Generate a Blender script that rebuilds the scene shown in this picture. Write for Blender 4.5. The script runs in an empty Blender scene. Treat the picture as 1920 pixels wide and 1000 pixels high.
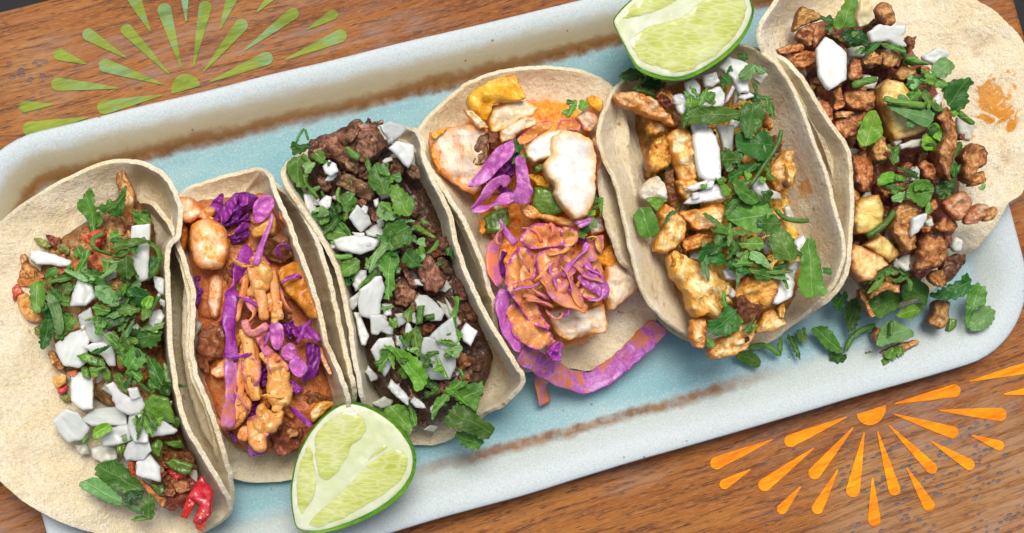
import bpy, math, random
import numpy as np
from mathutils import Matrix, Vector, geometry

random.seed(11)
RNG = np.random.RandomState(5)
S = bpy.context.scene
COL = S.collection

# ------------------------------------------------------------------ camera
F_PX, DIST, TILT, AZ = 3045.0, 0.64, math.radians(9.5), math.radians(15.0)
TGT = np.array([0.0, 0.0, 0.02])
CAM = TGT + DIST * np.array([-math.sin(TILT) * math.cos(AZ), -math.sin(TILT) * math.sin(AZ), math.cos(TILT)])
DV = (TGT - CAM) / np.linalg.norm(TGT - CAM)
RV = np.cross(DV, [0, 1, 0]); RV /= np.linalg.norm(RV)
UV = np.cross(RV, DV)
cam_d = bpy.data.cameras.new('camera')
cam = bpy.data.objects.new('camera', cam_d); COL.objects.link(cam)
cam.matrix_world = Matrix(((RV[0], UV[0], -DV[0], CAM[0]), (RV[1], UV[1], -DV[1], CAM[1]),
                           (RV[2], UV[2], -DV[2], CAM[2]), (0, 0, 0, 1)))
cam_d.sensor_width = 36.0
cam_d.lens = 36.0 * F_PX / 1920.0
cam_d.clip_start = 0.01
cam_d.clip_end = 50
S.camera = cam

# ------------------------------------------------------------------ sky, sun, exposure
W = bpy.data.worlds.new('World'); S.world = W; W.use_nodes = True
SUN_EL, SUN_AZ = math.radians(68), math.radians(-10)     # azimuth clockwise from +Y
wn = W.node_tree
sky = wn.nodes.new('ShaderNodeTexSky'); sky.sky_type = 'NISHITA'; sky.sun_disc = False
sky.sun_elevation = SUN_EL; sky.sun_rotation = SUN_AZ
sky.dust_density = 5.0; sky.air_density = 0.7; sky.ozone_density = 0.6
bg = wn.nodes['Background']; bg.inputs['Strength'].default_value = 0.078
wn.links.new(sky.outputs[0], bg.inputs[0])
sl = bpy.data.lights.new('sun', 'SUN'); sl.energy = 1.5; sl.angle = math.radians(24); sl.color = (1.0, 0.97, 0.93)
so = bpy.data.objects.new('sun', sl); COL.objects.link(so)
sd = Vector((math.sin(SUN_AZ) * math.cos(SUN_EL), math.cos(SUN_AZ) * math.cos(SUN_EL), math.sin(SUN_EL)))
so.rotation_euler = sd.to_track_quat('Z', 'Y').to_euler()
S.view_settings.view_transform = 'Standard'
S.view_settings.look = 'None'
S.view_settings.exposure = 0.70
S.view_settings.gamma = 1.0

# ------------------------------------------------------------------ measuring helpers
def P(x, y, z):
    """point of the place at height z (m) that was measured at x, y in the photograph"""
    x = np.asarray(x, float); y = np.asarray(y, float)
    v = DV[None] + ((x.reshape(-1, 1) - 960) / F_PX) * RV[None] - ((y.reshape(-1, 1) - 500) / F_PX) * UV[None]
    zz = np.broadcast_to(np.asarray(z, float), (v.shape[0],))
    k = (zz - CAM[2]) / v[:, 2]
    return CAM[None] + v * k[:, None]

FR = {'A': (0, 320, .3401), 'B': (0, 640, .3401), 'C': (320, 330, .27), 'D': (340, 600, .27), 'E': (520, 190, .27),
      'F': (620, 440, .27), 'G': (660, 600, .27), 'H': (780, 120, .32), 'I': (880, 390, .39), 'J': (1120, 100, .32),
      'K': (1180, 380, .32), 'L': (1420, 0, .28), 'M': (1540, 200, .3), 'N': (1540, 420, .28), 'X': (0, 0, 1.0),
      'Q': (0, 0, .375), 'R': (1280, 640, .36)}

_perm = np.random.RandomState(3).permutation(256); _perm = np.concatenate([_perm, _perm, _perm])
_grad = np.random.RandomState(4).normal(size=(256, 3)); _grad /= np.linalg.norm(_grad, axis=1)[:, None]
def noise(p):
    p = np.asarray(p, float); i = np.floor(p).astype(int); f = p - i; i &= 255
    u = f * f * f * (f * (f * 6 - 15) + 10); out = 0
    for dx in (0, 1):
        for dy in (0, 1):
            for dz in (0, 1):
                h = _perm[_perm[_perm[i[:, 0] + dx] + i[:, 1] + dy] + i[:, 2] + dz]
                g = _grad[h]; d = f - np.array([dx, dy, dz])
                w = (u[:, 0] if dx else 1 - u[:, 0]) * (u[:, 1] if dy else 1 - u[:, 1]) * (u[:, 2] if dz else 1 - u[:, 2])
                out = out + w * (g * d).sum(1)
    return out * 1.6
def fbm(p, o=3):
    s = 0; a = 1
    for k in range(o):
        s = s + a * noise(p * (2 ** k) + 17.3 * k); a *= .5
    return s

def resample(pts, step, closed=True, smooth=0):
    p = np.asarray(pts, float)
    for _ in range(int(smooth)):
        if closed:
            q = np.roll(p, -1, 0); p = np.stack([p * .8 + q * .2, p * .2 + q * .8], 1).reshape(-1, p.shape[1])
        else:
            a, b = p[:-1], p[1:]
            m = np.stack([a * .75 + b * .25, a * .25 + b * .75], 1).reshape(-1, p.shape[1])
            p = np.concatenate([p[:1], m, p[-1:]])
    if closed: p = np.concatenate([p, p[:1]])
    d = np.concatenate([[0], np.cumsum(np.linalg.norm(np.diff(p[:, :2], axis=0), axis=1))])
    n = max(8, int(d[-1] / step)) if closed else max(4, int(d[-1] / step) + 1)
    t = np.linspace(0, d[-1], n, endpoint=not closed)
    return np.stack([np.interp(t, d, p[:, k]) for k in range(p.shape[1])], 1)

def catmull(pts, n, closed=True):
    p = np.asarray(pts, float); m = len(p)
    t = np.arange(n) / n * m; i = t.astype(int); f = (t - i)[:, None]
    a, b, c, d = p[(i - 1) % m], p[i % m], p[(i + 1) % m], p[(i + 2) % m]
    return .5 * (2 * b + (c - a) * f + (2 * a - 5 * b + 4 * c - d) * f ** 2 + (3 * b - a - 3 * c + d) * f ** 3)

def normals2(p):
    t = np.roll(p, -1, 0) - np.roll(p, 1, 0); t /= np.linalg.norm(t, axis=1)[:, None] + 1e-9
    return np.stack([t[:, 1], -t[:, 0]], 1)          # one side; sign fixed by area
def area2(p):
    q = np.roll(p, -1, 0); return .5 * (p[:, 0] * q[:, 1] - q[:, 0] * p[:, 1]).sum()
def dist_poly(x, p):
    a = p; b = np.roll(p, -1, 0); ab = b - a
    t = ((x[:, None] - a[None]) * ab[None]).sum(2) / ((ab ** 2).sum(1)[None] + 1e-9); t = np.clip(t, 0, 1)
    q = a[None] + t[:, :, None] * ab[None]
    return np.sqrt(((x[:, None] - q) ** 2).sum(2)).min(1)

def fill(poly, grid, inset):
    """triangulated flat region: verts 2D, distance to edge, triangles, boundary flags"""
    if area2(poly) < 0: poly = poly[::-1].copy()
    n = len(poly)
    lo, hi = poly.min(0), poly.max(0)
    gx, gy = np.meshgrid(np.arange(lo[0], hi[0] + grid, grid), np.arange(lo[1], hi[1] + grid, grid * .87))
    gx[1::2] += grid * .5
    g = np.stack([gx.ravel(), gy.ravel()], 1) + RNG.uniform(-.18, .18, (gx.size, 2)) * grid
    # inside test
    a = poly; b = np.roll(poly, -1, 0)
    c = ((a[None, :, 1] > g[:, None, 1]) != (b[None, :, 1] > g[:, None, 1]))
    xi = (b[None, :, 0] - a[None, :, 0]) * (g[:, None, 1] - a[None, :, 1]) / (b[None, :, 1] - a[None, :, 1] + 1e-12) + a[None, :, 0]
    inside = (c & (g[:, None, 0] < xi)).sum(1) % 2 == 1
    g = g[inside]
    if len(g): g = g[dist_poly(g, poly) > max(grid * .45, inset * 1.7)]
    nr = normals2(poly); ring = poly - nr * inset
    ring = ring[::1]
    if len(ring):
        dd = dist_poly(ring, poly); ring = ring[dd > inset * .75]
        # keep only those inside
        c = ((a[None, :, 1] > ring[:, None, 1]) != (b[None, :, 1] > ring[:, None, 1]))
        xi = (b[None, :, 0] - a[None, :, 0]) * (ring[:, None, 1] - a[None, :, 1]) / (b[None, :, 1] - a[None, :, 1] + 1e-12) + a[None, :, 0]
        ring = ring[(c & (ring[:, None, 0] < xi)).sum(1) % 2 == 1]
    V = np.concatenate([poly, ring, g])
    r = geometry.delaunay_2d_cdt([Vector(v) for v in V], [], [list(range(n))], 1, 1e-5)
    v2 = np.array([(v.x, v.y) for v in r[0]])
    D = dist_poly(v2, poly)
    tri = [list(f) for f in r[2]]
    return v2, D, tri, poly

MESHES = {}
def link(name, V, F, mat, parent=None, smooth=True, uv=None, origin=None, along=False):
    V = np.asarray(V, float)
    o0 = V.mean(0) if origin is None else np.asarray(origin, float)
    rz = 0.0
    if along:                                   # local x runs along the piece
        ev_ = np.linalg.eigh(np.cov((V - o0)[:, :2].T) + np.eye(2) * 1e-12)[1][:, 1]
        rz = math.atan2(ev_[1], ev_[0]); c_, s_ = math.cos(rz), math.sin(rz)
        R_ = np.array([[c_, -s_, 0], [s_, c_, 0], [0, 0, 1]])
        V = o0 + (V - o0) @ R_
    me = bpy.data.meshes.new(name)
    me.from_pydata((V - o0).tolist(), [], F)
    me.update()
    if smooth: me.polygons.foreach_set('use_smooth', [True] * len(me.polygons))
    if uv is not None:
        l = me.uv_layers.new(name='vein')
        idx = np.zeros(len(me.loops), int); me.loops.foreach_get('vertex_index', idx)
        l.data.foreach_set('uv', np.asarray(uv)[idx].ravel())
    if mat: me.materials.append(mat)
    o = bpy.data.objects.new(name, me); COL.objects.link(o)
    base = np.zeros(3)
    if parent is not None:
        o.parent = parent
        q = parent
        while q is not None:
            base = base + np.array(q.location); q = q.parent
    o.location = o0 - base
    o.rotation_euler.z = rz
    return o
def thing(name, label, cat, loc, group=None):
    o = bpy.data.objects.new(name, None); COL.objects.link(o); o.location = loc
    o.empty_display_size = .02
    o['label'] = label; o['category'] = cat
    if group: o['group'] = group
    return o
def tag(o, label, cat, group=None):
    o['label'] = label; o['category'] = cat
    if group: o['group'] = group
    return o

# ------------------------------------------------------------------ materials
class NT:
    def __init__(s, name):
        s.m = bpy.data.materials.new(name); s.m.use_nodes = True
        s.t = s.m.node_tree; s.b = s.t.nodes['Principled BSDF']
    def n(s, k, **kw):
        x = s.t.nodes.new(k)
        for a, v in kw.items():
            if a.startswith('i_'): x.inputs[a[2:].replace('_', ' ')].default_value = v
            else: setattr(x, a, v)
        return x
    def l(s, a, b): s.t.links.new(a, b)
    def math(s, op, a, b=None, clamp=False):
        x = s.n('ShaderNodeMath', operation=op, use_clamp=clamp)
        for k, v in ((0, a), (1, b)):
            if v is None: continue
            if isinstance(v, (int, float)): x.inputs[k].default_value = v
            else: s.l(v, x.inputs[k])
        return x.outputs[0]
    def mix(s, f, a, b, bt='MIX'):
        x = s.n('ShaderNodeMix', data_type='RGBA', blend_type=bt)
        for k, v in ((0, f), (6, a), (7, b)):
            if isinstance(v, (int, float)): x.inputs[k].default_value = v
            elif isinstance(v, tuple): x.inputs[k].default_value = (*v, 1)
            else: s.l(v, x.inputs[k])
        return x.outputs[2]
    def ramp(s, f, stops):
        x = s.n('ShaderNodeValToRGB'); e = x.color_ramp.elements
        while len(e) < len(stops): e.new(.5)
        for k, (p, c) in zip(e, stops):
            k.position = p; k.color = (*c, 1) if isinstance(c, tuple) else (c, c, c, 1)
        s.l(f, x.inputs[0]); return x.outputs[0]
    def coords(s, obj=None, rnd=True, scale=(1, 1, 1)):
        tc = s.n('ShaderNodeTexCoord')
        if obj: tc.object = obj
        o = tc.outputs['Object']
        if rnd:
            oi = s.n('ShaderNodeObjectInfo')
            v = s.n('ShaderNodeVectorMath', operation='ADD')
            s.l(o, v.inputs[0]); s.l(s.math('MULTIPLY', oi.outputs['Random'], 7.3), v.inputs[1]); o = v.outputs[0]
        if scale != (1, 1, 1):
            mp = s.n('ShaderNodeMapping'); mp.inputs['Scale'].default_value = scale; s.l(o, mp.inputs[0]); o = mp.outputs[0]
        return o
    def noise(s, co, sc, det=4, rough=.55, dist=0):
        x = s.n('ShaderNodeTexNoise'); x.inputs['Scale'].default_value = sc; x.inputs['Detail'].default_value = det
        x.inputs['Roughness'].default_value = rough; x.inputs['Distortion'].default_value = dist
        s.l(co, x.inputs['Vector']); return x.outputs[0]
    def bump(s, h, dist, strength=1.0, prev=None):
        x = s.n('ShaderNodeBump'); x.inputs['Distance'].default_value = dist; x.inputs['Strength'].default_value = strength
        s.l(h, x.inputs['Height'])
        if prev is not None: s.l(prev, x.inputs['Normal'])
        return x.outputs[0]
    def out(s, col=None, rough=.5, sss=0, sssr=(1, .4, .2), ssss=.002, spec=.5, nor=None, coat=0, trans=0):
        b = s.b
        if col is not None:
            if isinstance(col, tuple): b.inputs['Base Color'].default_value = (*col, 1)
            else: s.l(col, b.inputs['Base Color'])
        if isinstance(rough, (int, float)): b.inputs['Roughness'].default_value = rough
        else: s.l(rough, b.inputs['Roughness'])
        b.inputs['Subsurface Weight'].default_value = sss
        b.inputs['Subsurface Radius'].default_value = sssr
        b.inputs['Subsurface Scale'].default_value = ssss
        b.inputs['Specular IOR Level'].default_value = spec
        b.inputs['Coat Weight'].default_value = coat
        b.inputs['Coat Roughness'].default_value = .12
        b.inputs['Transmission Weight'].default_value = trans
        if nor is not None: s.l(nor, b.inputs['Normal'])
        return s.m
    def vary(s, col, amt=.35):
        oi = s.n('ShaderNodeObjectInfo')
        h = s.n('ShaderNodeHueSaturation'); s.l(col, h.inputs['Color'])
        s.l(s.math('ADD', s.math('MULTIPLY', oi.outputs['Random'], amt * 2), 1 - amt), h.inputs['Value'])
        r2 = s.math('FRACT', s.math('MULTIPLY', oi.outputs['Random'], 37.7))
        s.l(s.math('ADD', s.math('MULTIPLY', r2, .03), .485), h.inputs['Hue'])
        return h.outputs[0]

def food(name, stops, scale=260, fine=1500, rough=.42, bump=.0012, sss=.15, coat=.15, aniso=(1, 1, 1), specks=None, var=.18, cont=1.0, edgec=None, edgew=.4, edgeuv=0, fibre=0.0):
    t = NT(name); co = t.coords(scale=aniso)
    n1 = t.noise(co, scale, 5, .6, .6)
    n1 = t.math('ADD', t.math('MULTIPLY', t.math('SUBTRACT', n1, .5), 1.7 * cont), .5, True)
    c = t.ramp(n1, stops)
    n2 = t.noise(co, fine, 3, .6)
    c = t.mix(t.math('MULTIPLY', t.math('SUBTRACT', n2, .45, True), 1.2, True), c, tuple(min(1, x * 1.45 + .02) for x in stops[-1][1]))
    if specks:
        n3 = t.noise(t.coords(), 900, 2, .5)
        c = t.mix(t.ramp(n3, [(.66, 0.0), (.72, 1.0)]), c, specks)
    fh = None
    if fibre:
        mpf = t.n('ShaderNodeMapping'); mpf.inputs['Scale'].default_value = (.16, 1, .6); t.l(t.coords(), mpf.inputs[0])
        fh = t.noise(mpf.outputs[0], 620, 4, .6, .5)
        c = t.mix(t.math('MULTIPLY', t.ramp(fh, [(.36, 1.0), (.50, 0.0)]), fibre), c, stops[0][1])
        c = t.mix(t.math('MULTIPLY', t.ramp(fh, [(.54, 0.0), (.70, .38)]), fibre), c, tuple(min(1, x * 1.2) for x in stops[-1][1]))
    if edgec:
        uvn = t.n('ShaderNodeUVMap', uv_map='vein'); spx = t.n('ShaderNodeSeparateXYZ'); t.l(uvn.outputs[0], spx.inputs[0])
        ef = t.math('ADD', spx.outputs[edgeuv], t.math('MULTIPLY', t.math('SUBTRACT', t.noise(t.coords(), 230, 4, .65), .5), .9))
        c = t.mix(t.ramp(ef, [(.02, .95), (edgew, 0.0)]), c, edgec)
    c = t.vary(c, var)
    nb = t.bump(n1, bump, .8); nb = t.bump(n2, bump * .35, .7, nb)
    if fh is not None: nb = t.bump(fh, .0013 * fibre, .9, nb)
    rr = t.ramp(n2, [(.3, rough - .14), (.7, rough + .16)])
    return t.out(c, rr, sss, (1, .45, .25), .0006, .4, nb, coat * .6)

M = {}
M['steak'] = food('steak', [(.12, (.055, .016, .006)), (.38, (.19, .070, .026)), (.64, (.34, .16, .075)), (.95, (.50, .31, .19))], 280, 1600, .34, .0011, .05, .45, cont=1.3, edgec=(.06, .018, .007), edgew=.3, fibre=.6)
M['steak_dark'] = food('steak_dark', [(.15, (.03, .009, .004)), (.5, (.11, .038, .014)), (.9, (.25, .12, .055))], 300, 1600, .34, .0012, .03, .45, fibre=.4)
M['gap_shade'] = food('shaded_filling', [(.2, (.020, .007, .003)), (.6, (.06, .022, .009)), (.95, (.13, .06, .025))], 300, 1600, .3, .0012, 0, .4)  # shadow between the steak chunks, put into the filling base's near-black colour
M['tan'] = food('browned_meat', [(.1, (.22, .06, .010)), (.36, (.48, .18, .03)), (.66, (.68, .36, .11)), (.95, (.76, .52, .26))], 280, coat=.3, cont=1.3, edgec=(.16, .045, .010), edgew=.35, fibre=.6)
M['org'] = food('orange_meat', [(.12, (.40, .07, .010)), (.5, (.58, .18, .03)), (.9, (.70, .38, .15))], 250)
M['yel'] = food('yellow_meat', [(.12, (.55, .18, .02)), (.5, (.72, .36, .07)), (.9, (.76, .52, .24))], 240)
M['brn'] = food('brown_meat', [(.12, (.07, .015, .006)), (.48, (.19, .05, .015)), (.9, (.36, .13, .04))], 300, 1600, .34, .0012, .1, .4)
M['pork'] = food('pork', [(.1, (.17, .032, .006)), (.34, (.45, .115, .016)), (.64, (.64, .26, .06)), (.95, (.74, .46, .20))], 320, 1500, .3, .0010, coat=.6, cont=1.3, edgec=(.13, .028, .006), edgew=.32, fibre=.6)
M['porkl'] = food('pale_pork', [(.1, (.50, .15, .02)), (.45, (.68, .34, .13)), (.9, (.78, .54, .34))], 280, coat=.3, cont=1.2, edgec=(.45, .13, .03), edgew=.4, fibre=.4)
M['chk'] = food('chicken', [(.08, (.48, .11, .006)), (.28, (.76, .31, .025)), (.50, (.88, .54, .13)), (.72, (.93, .74, .40)), (.95, (.94, .83, .58))], 230, 1300, .36, .0008, .12, .3, var=.08, cont=1.3, edgec=(.66, .24, .012), edgew=.4, fibre=.6)
M['chko'] = food('seared_chicken', [(.08, (.32, .06, .005)), (.33, (.68, .23, .010)), (.62, (.88, .46, .06)), (.95, (.92, .68, .28))], 250, 1300, .34, .0009, .1, .4, var=.08, cont=1.3, edgec=(.32, .07, .006), edgew=.32, fibre=.6)
M['chkw'] = food('white_chicken', [(.1, (.6, .38, .2)), (.5, (.72, .62, .5)), (.9, (.78, .74, .68))], 180)
M['char'] = food('char', [(.2, (.03, .006, .004)), (.55, (.13, .025, .009)), (.9, (.3, .09, .02))], 380, 1500, .4, .0016, .02, .3)
M['shr'] = food('shrimp_meat', [(.1, (.60, .14, .008)), (.34, (.82, .32, .03)), (.55, (.86, .54, .25)), (.9, (.90, .74, .58))], 230, 1200, .28, .0007, .15, .5, var=.06, cont=1.3, edgec=(.72, .20, .010), edgew=.6)
M['shro'] = food('sauced_shrimp', [(.1, (.42, .09, .006)), (.5, (.62, .20, .012)), (.9, (.72, .36, .07))], 180, 1200, .3, .0007, .2, .45, var=.08)
M['sau'] = food('chipotle_sauce', [(.1, (.58, .20, .03)), (.5, (.72, .31, .075)), (.9, (.78, .42, .15))], 150, 1300, .27, .0004, .25, .4, specks=(.10, .03, .015), var=.05)
M['slaw'] = food('sauced_cabbage', [(.1, (.52, .15, .03)), (.5, (.66, .26, .06)), (.9, (.74, .40, .18))], 130, 1200, .28, .0004, .15, .4, specks=(.10, .03, .015), var=.06, edgec=(.46, .06, .30), edgew=.24, edgeuv=1)
M['pnk'] = food('pink_slaw', [(.1, (.52, .06, .17)), (.4, (.68, .18, .12)), (.7, (.70, .30, .12)), (.95, (.74, .45, .32))], 200, 1300, .3, .0005, .25, .4, var=.06)
M['fsh'] = food('fish', [(.04, (.62, .22, .02)), (.20, (.78, .46, .16)), (.42, (.82, .66, .44)), (.85, (.85, .77, .62))], 150, 1200, .38, .0007, .15, .3, var=.06, cont=1.2, edgec=(.74, .30, .03), edgew=.36, fibre=.35)
M['forg'] = food('fish_crust', [(.1, (.62, .16, .003)), (.5, (.88, .33, .006)), (.9, (.92, .50, .08))], 230, 1200, .34, .0008, .1, .4, var=.04, cont=1.3)
M['wht'] = food('white_fish', [(.1, (.66, .54, .38)), (.33, (.76, .71, .62)), (.7, (.79, .78, .74))], 100, 1100, .45, .0006, .1, .15, var=.03, edgec=(.74, .46, .16), edgew=.36, fibre=.22)
M['pin'] = food('pineapple', [(.10, (.42, .15, .015)), (.36, (.68, .38, .07)), (.62, (.78, .57, .19)), (.95, (.82, .70, .38))], 150, 1200, .34, .0006, .3, .3, aniso=(2, .7, 1), var=.1, edgec=(.36, .13, .02), edgew=.35)
M['pinw'] = food('pale_pineapple', [(.1, (.55, .40, .14)), (.5, (.7, .6, .32)), (.9, (.78, .74, .55))], 140, 1200, .36, .0006, .3, .2, var=.06)
M['red'] = food('tomato', [(.1, (.35, .02, .012)), (.5, (.52, .05, .02)), (.9, (.6, .2, .09))], 200, 1200, .25, .0006, .25, .5)
M['redp'] = food('red_pepper', [(.1, (.30, .008, .008)), (.6, (.55, .018, .014)), (.95, (.6, .10, .05))], 120, 900, .2, .0004, .25, .6, var=.1)
M['pep'] = food('green_pepper', [(.1, (.03, .08, .008)), (.5, (.09, .19, .015)), (.9, (.2, .32, .05))], 160, 1100, .28, .0005, .25, .45)
M['grn'] = food('charred_pepper', [(.1, (.03, .03, .008)), (.5, (.15, .19, .02)), (.9, (.34, .36, .08))], 240, 1100, .35, .0008, .2, .3)

def onion_mat(name, c0, c1, sss):
    t = NT(name); co = t.coords(scale=(1, 2.6, 1))
    n1 = t.noise(co, 210, 4, .55, .3); n2 = t.noise(t.coords(), 1300, 3); n0 = t.noise(t.coords(), 75, 2)
    c = t.ramp(n1, [(.28, c0), (.66, c1)])
    c = t.mix(t.ramp(n0, [(.36, .35), (.56, 0.0)]), c, tuple(x * .84 for x in c0))
    mpf = t.n('ShaderNodeMapping'); mpf.inputs['Scale'].default_value = (.12, 1, .6); t.l(t.coords(), mpf.inputs[0])
    lay = t.noise(mpf.outputs[0], 520, 3, .5)
    c = t.mix(t.ramp(lay, [(.38, .3), (.47, 0.0)]), c, tuple(x * .78 for x in c0))
    uvn = t.n('ShaderNodeUVMap', uv_map='vein'); spx = t.n('ShaderNodeSeparateXYZ'); t.l(uvn.outputs[0], spx.inputs[0])
    c = t.mix(t.ramp(spx.outputs[0], [(.0, .55), (.35, 0.0)]), c, tuple(x * .85 for x in c0))
    c = t.vary(c, .2)
    nb = t.bump(n1, .0003, .4); nb = t.bump(lay, .0003, .5, nb)
    t.out(c, .3, .9, (.9, 1, .95), .0032, .4, nb, .0, trans=.10)
    tr = t.n('ShaderNodeBsdfTranslucent'); t.l(c, tr.inputs[0])
    mx = t.n('ShaderNodeMixShader'); mx.inputs[0].default_value = .08
    t.l(t.b.outputs[0], mx.inputs[1]); t.l(tr.outputs[0], mx.inputs[2]); t.l(mx.outputs[0], t.t.nodes['Material Output'].inputs[0])
    return t.m
M['on'] = onion_mat('onion', (.70, .74, .68), (.84, .87, .82), .6)
M['onc'] = onion_mat('clear_onion', (.56, .58, .46), (.74, .75, .64), .6)
M['onw'] = onion_mat('cream_onion', (.66, .70, .50), (.78, .80, .68), .45)

def leaf_mat(name, dark, light, vein, rough=.38):
    t = NT(name); co = t.coords()
    n1 = t.noise(co, 170, 4, .6); c = t.ramp(n1, [(.3, dark), (.72, light)])
    raw = t.n('ShaderNodeTexCoord'); sp = t.n('ShaderNodeSeparateXYZ'); t.l(raw.outputs['Object'], sp.inputs[0])
    wob = t.math('MULTIPLY', t.math('SUBTRACT', t.noise(co, 160, 2), .5), .0022)
    ay_ = t.math('ABSOLUTE', t.math('ADD', sp.outputs[1], wob))
    mid = t.ramp(t.math('MULTIPLY', ay_, 1000), [(.12, 1.0), (.34, 0.0)])
    sv = t.math('PINGPONG', t.math('MULTIPLY', t.math('ADD', t.math('SUBTRACT', sp.outputs[0], t.math('MULTIPLY', ay_, 1.1)), wob), 420), .5)
    side_ = t.math('MULTIPLY', t.ramp(sv, [(.0, 1.0), (.12, 0.0)]), .6)
    vm = t.math('MAXIMUM', mid, side_)
    c = t.mix(t.math('MULTIPLY', vm, .6), c, vein)
    c = t.vary(c, .42)
    n2 = t.noise(co, 1100, 3)
    nb = t.bump(vm, .0005, .6); nb = t.bump(n1, .0012, .5, nb); nb = t.bump(n2, .0003, .5, nb)
    t.out(c, rough, .1, (.6, 1, .3), .0012, .25, nb, .05)
    tr = t.n('ShaderNodeBsdfTranslucent'); t.l(c, tr.inputs[0])
    mx = t.n('ShaderNodeMixShader'); mx.inputs[0].default_value = .16
    t.l(t.b.outputs[0], mx.inputs[1]); t.l(tr.outputs[0], mx.inputs[2])
    t.l(mx.outputs[0], t.t.nodes['Material Output'].inputs[0])
    return t.m
M['lf'] = leaf_mat('cilantro', (.038, .13, .010), (.125, .275, .034), (.26, .42, .12))
M['ld'] = leaf_mat('dark_cilantro', (.018, .08, .009), (.05, .165, .022), (.11, .26, .07))
M['lp'] = leaf_mat('pale_cilantro', (.11, .25, .065), (.21, .40, .13), (.32, .5, .22))
M['ll'] = leaf_mat('bright_cilantro', (.08, .24, .012), (.18, .39, .03), (.34, .5, .12))
M['st'] = leaf_mat('cilantro_stem', (.07, .20, .02), (.16, .32, .06), (.3, .42, .15), .3)

def cab_mat(name, d, m, l, stain=.0):
    t = NT(name); co = t.coords(scale=(1, 1, 1))
    n1 = t.noise(co, 190, 6, .7, .8); n2 = t.noise(co, 1000, 3)
    c = t.ramp(n1, [(.28, d), (.5, m), (.70, l)])
    c = t.mix(t.ramp(n2, [(.55, 0.0), (.75, .4)]), c, tuple(min(1, x * 1.4 + .06) for x in l))
    if stain:
        n3 = t.noise(co, 120, 5, .7, 1.0)
        c = t.mix(t.ramp(n3, [(.60 - stain * .25, 0.0), (.70 - stain * .2, .92)]), c, (.66, .24, .06))
    c = t.vary(c, .1)
    nb = t.bump(n1, .0009, .6); nb = t.bump(n2, .0003, .5, nb)
    return t.out(c, .3, .2, (1, .3, .8), .0012, .3, nb, .2)
M['cab'] = cab_mat('red_cabbage', (.15, .010, .17), (.29, .030, .29), (.48, .13, .46))
M['cabd'] = cab_mat('dark_cabbage', (.05, .004, .08), (.15, .012, .18), (.30, .05, .32))
M['cabb'] = cab_mat('bright_cabbage', (.34, .04, .27), (.48, .11, .38), (.66, .33, .56))
M['cabr'] = cab_mat('stained_cabbage', (.36, .04, .24), (.50, .11, .34), (.66, .30, .50), .85)
M['cabm'] = cab_mat('lightly_stained_cabbage', (.30, .04, .30), (.46, .12, .44), (.64, .36, .64), .55)

def tortilla_mat(name, origin=None, stains=()):
    t = NT(name); co = t.coords()
    n1 = t.noise(co, 45, 4, .6, .4); n2 = t.noise(co, 420, 5, .65); n3 = t.noise(co, 1500, 3, .7)
    c = t.ramp(n1, [(.3, (.80, .65, .35)), (.5, (.86, .75, .49)), (.7, (.88, .81, .62))])
    c = t.mix(t.ramp(n2, [(.34, .45), (.50, 0.0)]), c, (.62, .47, .26))
    c = t.mix(t.ramp(n3, [(.34, .4), (.46, 0.0)]), c, (.56, .46, .30))
    c = t.mix(t.ramp(n3, [(.50, 0.0), (.66, .7)]), c, (.92, .89, .82))
    sp = t.noise(co, 190, 2, .5)
    c = t.mix(t.ramp(sp, [(.70, 0.0), (.76, .75)]), c, (.42, .20, .07))
    toast = t.math('MULTIPLY', t.ramp(t.noise(t.coords(), 60, 2), [(.58, 0.0), (.70, .55)]), t.ramp(n2, [(.42, 0.0), (.58, 1.0)]))
    c = t.mix(toast, c, (.50, .27, .10))
    for (x, y, z, r, k) in stains:
        tcx = t.n('ShaderNodeTexCoord'); w = P(x, y, z)[0] - np.array(origin)
        d = t.n('ShaderNodeVectorMath', operation='DISTANCE'); t.l(tcx.outputs['Object'], d.inputs[0]); d.inputs[1].default_value = tuple(w)
        near = t.math('SUBTRACT', 1.0, t.math('MULTIPLY', d.outputs['Value'], 1 / r), True)
        f = t.ramp(t.math('ADD', t.math('MULTIPLY', near, .55), t.noise(tcx.outputs['Object'], 150, 4, .6, 1.5)), [(.80, 0.0), (.90, k)])
        c = t.mix(t.math('MULTIPLY', f, t.math('GREATER_THAN', near, .01)), c, (.72, .30, .03))
    nb = t.bump(n1, .003, .6); nb = t.bump(n2, .0016, .8, nb); nb = t.bump(n3, .0006, .9, nb)
    return t.out(c, .75, .3, (1, .75, .4), .0014, .2, nb)
M['tort'] = tortilla_mat('corn_tortilla')

# ------------------------------------------------------------------ floor, table, painted sunbursts
tfl = NT('dark_floor'); tfl.out((.008, .008, .009), .8)
fz = -.75
fl = link('floor', [(-4, -4, fz), (4, -4, fz), (4, 4, fz), (-4, 4, fz)], [(0, 1, 2, 3)], tfl.m, smooth=False)
fl['kind'] = 'structure'

TA = math.radians(16.2); te = np.array([math.cos(TA), math.sin(TA), 0]); tn = np.array([-math.sin(TA), math.cos(TA), 0])
v_top = float(P(42, 11, 0)[0] @ tn); u_right = float(P(1912, 30, 0)[0] @ te)
tc = te * (u_right - .45) + tn * (v_top - .30)
table = thing('table', 'weathered orange brown wooden tabletop painted with two sunbursts, under the platter', 'table', (tc[0], tc[1], 0))
table.rotation_euler.z = 0

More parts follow.
